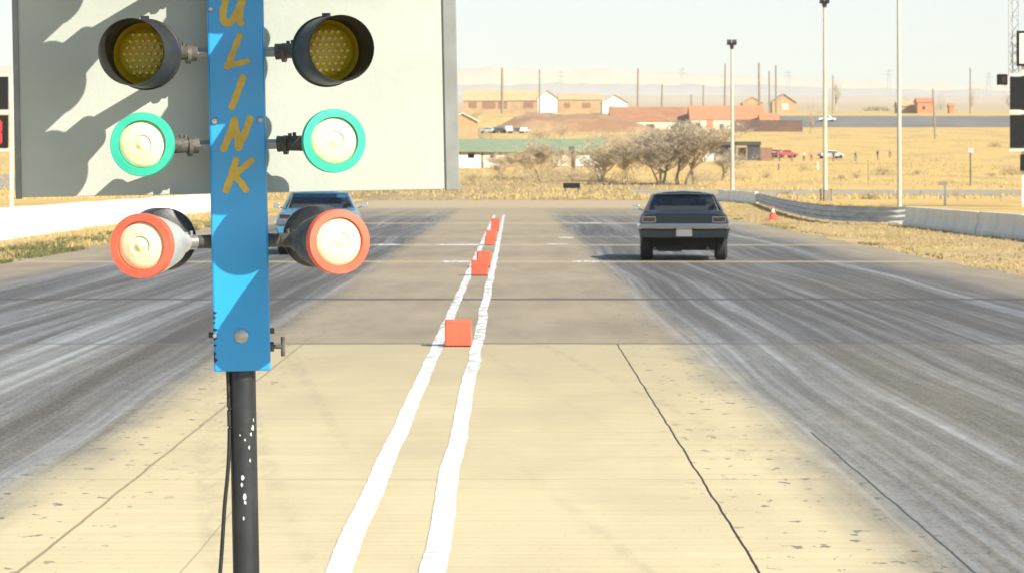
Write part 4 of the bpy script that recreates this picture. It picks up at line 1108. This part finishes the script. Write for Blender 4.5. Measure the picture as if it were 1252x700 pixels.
# dark post before the green roofed building
Yd = 440; o = empty('dark_post', (gx(700.5, Yd), Yd, G(Yd)), 'short dark post with a wider top before the green roofed building', 'post'); s = Yd / F
b = MB(); b.box((0, 0, 13 * s), (4 * s, .3, 27 * s)); b.build('shaft', M['shed'], o, bevel=.02)
b = MB(); b.box((-1.5 * s, 0, 28.5 * s), (7 * s, .35, 5 * s)); b.build('cap', M['shed'], o, bevel=.02)
# long dark board fence and open shed
def board_fence(x0, x1, y0, y1, Yd, m, label):
    s = Yd / F; w = (x1 - x0) * s; zb = G(Yd); zt = gh(y0, Yd) - zb; z0 = gh(y1, Yd) - zb
    o = empty('board_fence', (gx((x0 + x1) / 2, Yd), Yd, zb), label, 'fence')
    b = MB(); n = max(6, int(w / .3)); rnd = random.Random(n)
    for i in range(n): b.box((-w / 2 + (i + .5) * w / n, rnd.uniform(-.02, .02), (zt + min(z0, 0) - .3) / 2), (w / n * .94, .05, zt - min(z0, 0) + .3 + rnd.uniform(-.15, .1)))
    b.build('boards', M[m], o)
    for i in range(7):
        b = MB(); b.box((-w / 2 + w * i / 6, .1, zt / 2 - .2), (.14, .14, zt + .2)); b.build('post', M['darkwood'], o)
board_fence(898, 981, 147, 164, 845, 'dark_wall', 'dark red brown board fence below the orange roofed house')
Yd = 575; s = Yd / F; zb = G(Yd)
o = empty('open_shed', (gx(900, Yd), Yd, zb), 'black flat roofed open shed with red things inside', 'shed')
Xs = lambda px: (px - 900) * s
Zs = lambda py: gh(py, Yd) - zb
b = MB(); b.box((0, 2.5, Zs(175.5)), (61 * s, 5.6, 4.5 * s)); b.build('roof', M['shed'], o, bevel=.03)
b = MB(); b.box((Xs(886), 4.9, Zs(187)), (33 * s, .15, 24 * s)); b.build('back_wall', M['dark_wall'], o)
b = MB(); b.box((Xs(922.5), 2.4, Zs(187)), (14 * s, 4.8, 25 * s)); b.build('side_room', M['shed'], o)
b = MB(); b.box((Xs(880), .6, Zs(181.5)), (19 * s, .1, 8 * s)); b.build('front_board', M['shed'], o)
for px in (871, 899, 914):
    b = MB(); b.box((Xs(px), .1, Zs(187)), (1.6 * s, .2, 25 * s)); b.build('post', M['darkwood'], o)
def crate(px, py, w, h, Yd, m, label):
    s = Yd / F; o = empty('crate', (gx(px, Yd), Yd, G(Yd)), label, 'crate')
    b = MB(); b.box((0, 0, h * s / 2), (w * s, .9, h * s)); b.build('box', M[m], o, bevel=.04)
    b = MB(); b.box((0, 0, h * s + .05), (w * s + .1, 1.0, .1)); b.build('lid', M[m], o, bevel=.02)
crate(907, 196, 10, 14, 577, 'brown_wall', 'rust red crate inside the black open shed')
crate(866, 200, 14, 9, 560, 'white_wall', 'white crate left of the black open shed')
crate(881, 201, 12, 6, 558, 'cream', 'cream crate at the front of the black open shed')
crate(937, 197, 14, 15, 572, 'brown_wall', 'dark red crate stack right of the black open shed')

# ------------------------------------------------------------------ FAR VEHICLES AND PEOPLE
def small_vehicle(name, px, py, Yd, rz, paint, label, truck=False, sc_=1.0, group=None):
    o = empty(name, (gx(px, Yd), Yd, gh(py, Yd) if py else G(Yd)), label, 'car' if not truck else 'pickup truck', group, rz)
    b = MB()
    if truck: P = [(-2.6, .45), (2.6, .45), (2.6, .95), (1.4, 1.08), (.75, 1.75), (-.5, 1.78), (-.65, 1.1), (-2.6, 1.1)]
    else: P = [(-2.3, .40), (2.3, .40), (2.3, .78), (1.2, .95), (.5, 1.42), (-1.0, 1.44), (-1.7, 1.0), (-2.3, .92)]
    n = len(P); vs = [(x, -.88, z) for x, z in P] + [(x, .88, z) for x, z in P]
    b.add(vs, [tuple(range(n)), tuple(range(2 * n - 1, n - 1, -1))] + [(k, k + n, (k + 1) % n + n, (k + 1) % n) for k in range(n)])
    b.build('body', M[paint], o, bevel=.06)
    for sd in (-1, 1):
        g_ = MB()
        if truck: g_.add([(.62, sd * .886, 1.12), (-.5, sd * .886, 1.12), (-.42, sd * .886, 1.68), (.5, sd * .886, 1.66)], [(0, 1, 2, 3)])
        else: g_.add([(1.0, sd * .886, .98), (-1.5, sd * .886, 1.0), (-.95, sd * .886, 1.36), (.45, sd * .886, 1.34)], [(0, 1, 2, 3)])
        g_.build('side_window', M['glass_dark'], o)
        for wx in (-1.5, 1.5):
            t = MB(); t.lathe([(.0001, -.1), (.2, -.1), (.34, -.08), (.34, .08), (.2, .1), (.0001, .1)], 16, Matrix.Translation((wx, sd * .82, .34))); t.build('wheel', M['tyre'], o, smooth=True)
    return o
M['white_car'] = mat('white_car', (.72, .74, .74), .4, coat=.4); M['dark_car'] = mat('dark_car', (.05, .055, .065), .35, coat=.4)
M['silver_car'] = mat('silver_car', (.42, .44, .45), .35, metal=.3, coat=.4); M['tan_car'] = mat('tan_car', (.58, .38, .2), .4, coat=.4); M['red_car'] = mat('red_car', (.50, .06, .05), .4, coat=.4)
M['green_car'] = mat('green_car', (.06, .32, .16), .4, coat=.4)
zq = 815
gp = 'vehicles parked before the red bank'
for px, py, rz, pnt, lab, tr in ((597, 170, 10, 'silver_car', 'grey parked car at the left of the row before the red bank', False), (611, 170, 80, 'dark_car', 'dark parked car second from left before the red bank', False), (622, 168, 95, 'white_car', 'white parked pickup in the middle of the row before the red bank', True), (631, 170, 20, 'dark_car', 'dark parked car close to the right end of the row before the red bank', False), (642, 169.5, 75, 'white_car', 'white parked car at the right end of the row before the red bank', False), (607, 164, 15, 'green_car', 'small green car behind the row before the red bank', False)):
    small_vehicle('parked_pickup' if tr else 'parked_car', px, None, zq + (6 if py < 166 else 0), R(rz), pnt, lab, tr, group=gp)
small_vehicle('pickup_truck', 1011, None, 968, R(4), 'white_car', 'white pickup driving on the asphalt road on the rise', True)
small_vehicle('parked_car', 1016, None, 585, R(20), 'silver_car', 'grey parked car right of the wooden based light pole among spectators')
small_vehicle('parked_car', 960, None, 590, R(30), 'red_car', 'red parked car behind the spectators')
small_vehicle('parked_car', 946, None, 596, R(10), 'tan_car', 'tan parked car left of the red one behind the spectators')

def person(px, Yd, shirt, trousers, label, facing=0, stride=.15, armout=.1, seed=0):
    J = {'pel': (0, 0, .95), 'waist': (0, 0, 1.12), 'chest': (0, .01, 1.35), 'neck': (0, 0, 1.50), 'head': (0, -.02, 1.60), 'top': (0, -.01, 1.72)}
    E = [('pel', 'waist'), ('waist', 'chest'), ('chest', 'neck'), ('neck', 'head'), ('head', 'top')]
    Rr = {'pel': .15, 'waist': .14, 'chest': .155, 'neck': .058, 'head': .095, 'top': .075}
    for s, n in ((-1, 'l'), (1, 'r')):
        J['hip' + n] = (s * .10, 0, .90); J['knee' + n] = (s * .11, -s * stride * .6, .50); J['ank' + n] = (s * .11, s * stride * -.2 + (.12 if s * stride > 0 else 0), .09); J['toe' + n] = (s * .12, J['ank' + n][1] - .17, .04)
        J['sh' + n] = (s * .19, .01, 1.42); J['el' + n] = (s * (.25 + armout), .04, 1.16); J['wr' + n] = (s * (.26 + armout), -.06 + s * stride * .4, .93); J['ha' + n] = (s * (.26 + armout), -.09 + s * stride * .4, .83)
        E += [('pel', 'hip' + n), ('hip' + n, 'knee' + n), ('knee' + n, 'ank' + n), ('ank' + n, 'toe' + n), ('chest', 'sh' + n), ('sh' + n, 'el' + n), ('el' + n, 'wr' + n), ('wr' + n, 'ha' + n)]
        Rr.update({'hip' + n: .095, 'knee' + n: .062, 'ank' + n: .045, 'toe' + n: .04, 'sh' + n: .065, 'el' + n: .045, 'wr' + n: .034, 'ha' + n: .036})
    keys = list(J); me = bpy.data.meshes.new('person'); me.from_pydata([J[k] for k in keys], [(keys.index(a), keys.index(c)) for a, c in E], [])
    ob = bpy.data.objects.new('person', me); col.objects.link(ob)
    md = ob.modifiers.new('skin', 'SKIN'); ob.modifiers.new('sub', 'SUBSURF').levels = 1
    for i, k in enumerate(keys):
        sv = me.skin_vertices[0].data[i]; sv.radius = (Rr[k], Rr[k]); sv.use_root = (k == 'pel')
    dg = bpy.context.evaluated_depsgraph_get(); dg.update()
    new = bpy.data.meshes.new_from_object(ob.evaluated_get(dg)); ob.modifiers.clear(); ob.data = new
    new.materials.clear()
    for m in ('skin', shirt, trousers, 'hair', 'shoe'): new.materials.append(M[m])
    for p in new.polygons:
        c = p.center; p.use_smooth = True
        a = abs(c.x) > .21
        p.material_index = 4 if c.z < .10 else 2 if c.z < .98 and not (a and c.z > .7) else 0 if (a and c.z < 1.12) else 1 if c.z < 1.49 else 3 if (c.z > 1.66 or c.y > .02) else 0
    ob.location = (gx(px, Yd), Yd, G(Yd)); ob.rotation_euler = (0, 0, facing)
    return tag(ob, label, 'person', 'spectators in the field')
for k, c in {'skin': (.42, .25, .17), 'hair': (.03, .02, .015), 'shoe': (.03, .03, .03), 'sh_dark': (.035, .035, .04), 'sh_red': (.50, .05, .045), 'sh_white': (.7, .68, .62), 'sh_pink': (.55, .20, .17), 'tr_blue': (.05, .06, .09), 'tr_brown': (.10, .065, .05)}.items(): M[k] = mat('cloth_' + k, c, .85)
person(1046, 570, 'sh_dark', 'tr_blue', 'person in dark clothes walking in the field just right of the wooden based light pole', R(60), .3)
person(1073, 580, 'sh_dark', 'tr_brown', 'person in dark clothes midway between the two right light poles', R(-70), .25)
person(1088, 590, 'sh_pink', 'tr_brown', 'person in a reddish top nearest left of the thickest light pole', R(40), .2)
person(1019, 560, 'sh_dark', 'tr_brown', 'person in dark clothes close beside the grey parked car', R(10), .1)
person(968, 565, 'sh_red', 'tr_blue', 'person in a red top before the red parked car', R(20), .15)
person(983, 566, 'sh_white', 'tr_brown', 'person in a white top right of the person in red', R(-15), .1)
person(992, 570, 'sh_pink', 'tr_brown', 'person in a faded red top left of the wooden based light pole', R(5), .1)
person(953, 568, 'sh_dark', 'tr_brown', 'person in dark clothes left of the person in red', R(90), .1)
person(945, 566, 'sh_dark', 'tr_blue', 'person in dark clothes beside the dark red crate stack', R(0), .1)

# ------------------------------------------------------------------ HAZE, SKY, SUN, CAMERA
hz = MB(); hz.box((0, 4300, 225), (9400, 9160, 454)); ho = hz.build('haze', None); tag(ho, kind='stuff')
hm = bpy.data.materials.new('haze_air'); hm.use_nodes = True
hn, hl = hm.node_tree.nodes, hm.node_tree.links
for n in list(hn):
    if n.type != 'OUTPUT_MATERIAL': hn.remove(n)
pv = hn.new('ShaderNodeVolumePrincipled'); pv.inputs['Color'].default_value = (1, .94, .83, 1); pv.inputs['Density'].default_value = .00014; pv.inputs['Anisotropy'].default_value = .0
hl.new(pv.outputs[0], hn['Material Output'].inputs['Volume'])
ho.data.materials.clear(); ho.data.materials.append(hm)

az = Vector((.845, -.932, .89)).normalized(); el = math.asin(az.z)
sun = bpy.data.lights.new('sun', 'SUN'); sun.energy = 4.0; sun.angle = R(.5); sun.color = (1, .94, .83)
so = bpy.data.objects.new('sun', sun); col.objects.link(so); so.rotation_euler = az.to_track_quat('Z', 'Y').to_euler(); so.location = (20, -20, 30)
w = bpy.data.worlds.new('World'); sc.world = w; w.use_nodes = True
wn, wl = w.node_tree.nodes, w.node_tree.links
sky = wn.new('ShaderNodeTexSky'); sky.sky_type = 'NISHITA'; sky.sun_disc = False; sky.sun_elevation = el
sky.sun_rotation = math.atan2(az.x, az.y); sky.dust_density = 1.2; sky.air_density = 1.0; sky.ozone_density = 1.0; sky.altitude = 1500
wl.new(sky.outputs[0], wn['Background'].inputs['Color']); wn['Background'].inputs['Strength'].default_value = .094
cam = bpy.data.cameras.new('camera'); cam.lens = 36 * F / 1252; cam.sensor_width = 36; cam.clip_start = .1; cam.clip_end = 30000
cam.shift_y = -(350 - HY) / 1252
cam.dof.use_dof = True; cam.dof.focus_distance = 9.5; cam.dof.aperture_fstop = 24
co = bpy.data.objects.new('camera', cam); col.objects.link(co); co.location = (0, 0, CAMH); co.rotation_euler = (R(90), 0, 0); sc.camera = co
sc.view_settings.view_transform = 'Standard'; sc.view_settings.look = 'None'; sc.view_settings.exposure = 1.06; sc.view_settings.gamma = 1
sc.view_settings.use_curve_mapping = False
sc.cycles.max_bounces = 8; sc.cycles.transparent_max_bounces = 12; sc.cycles.volume_bounces = 0
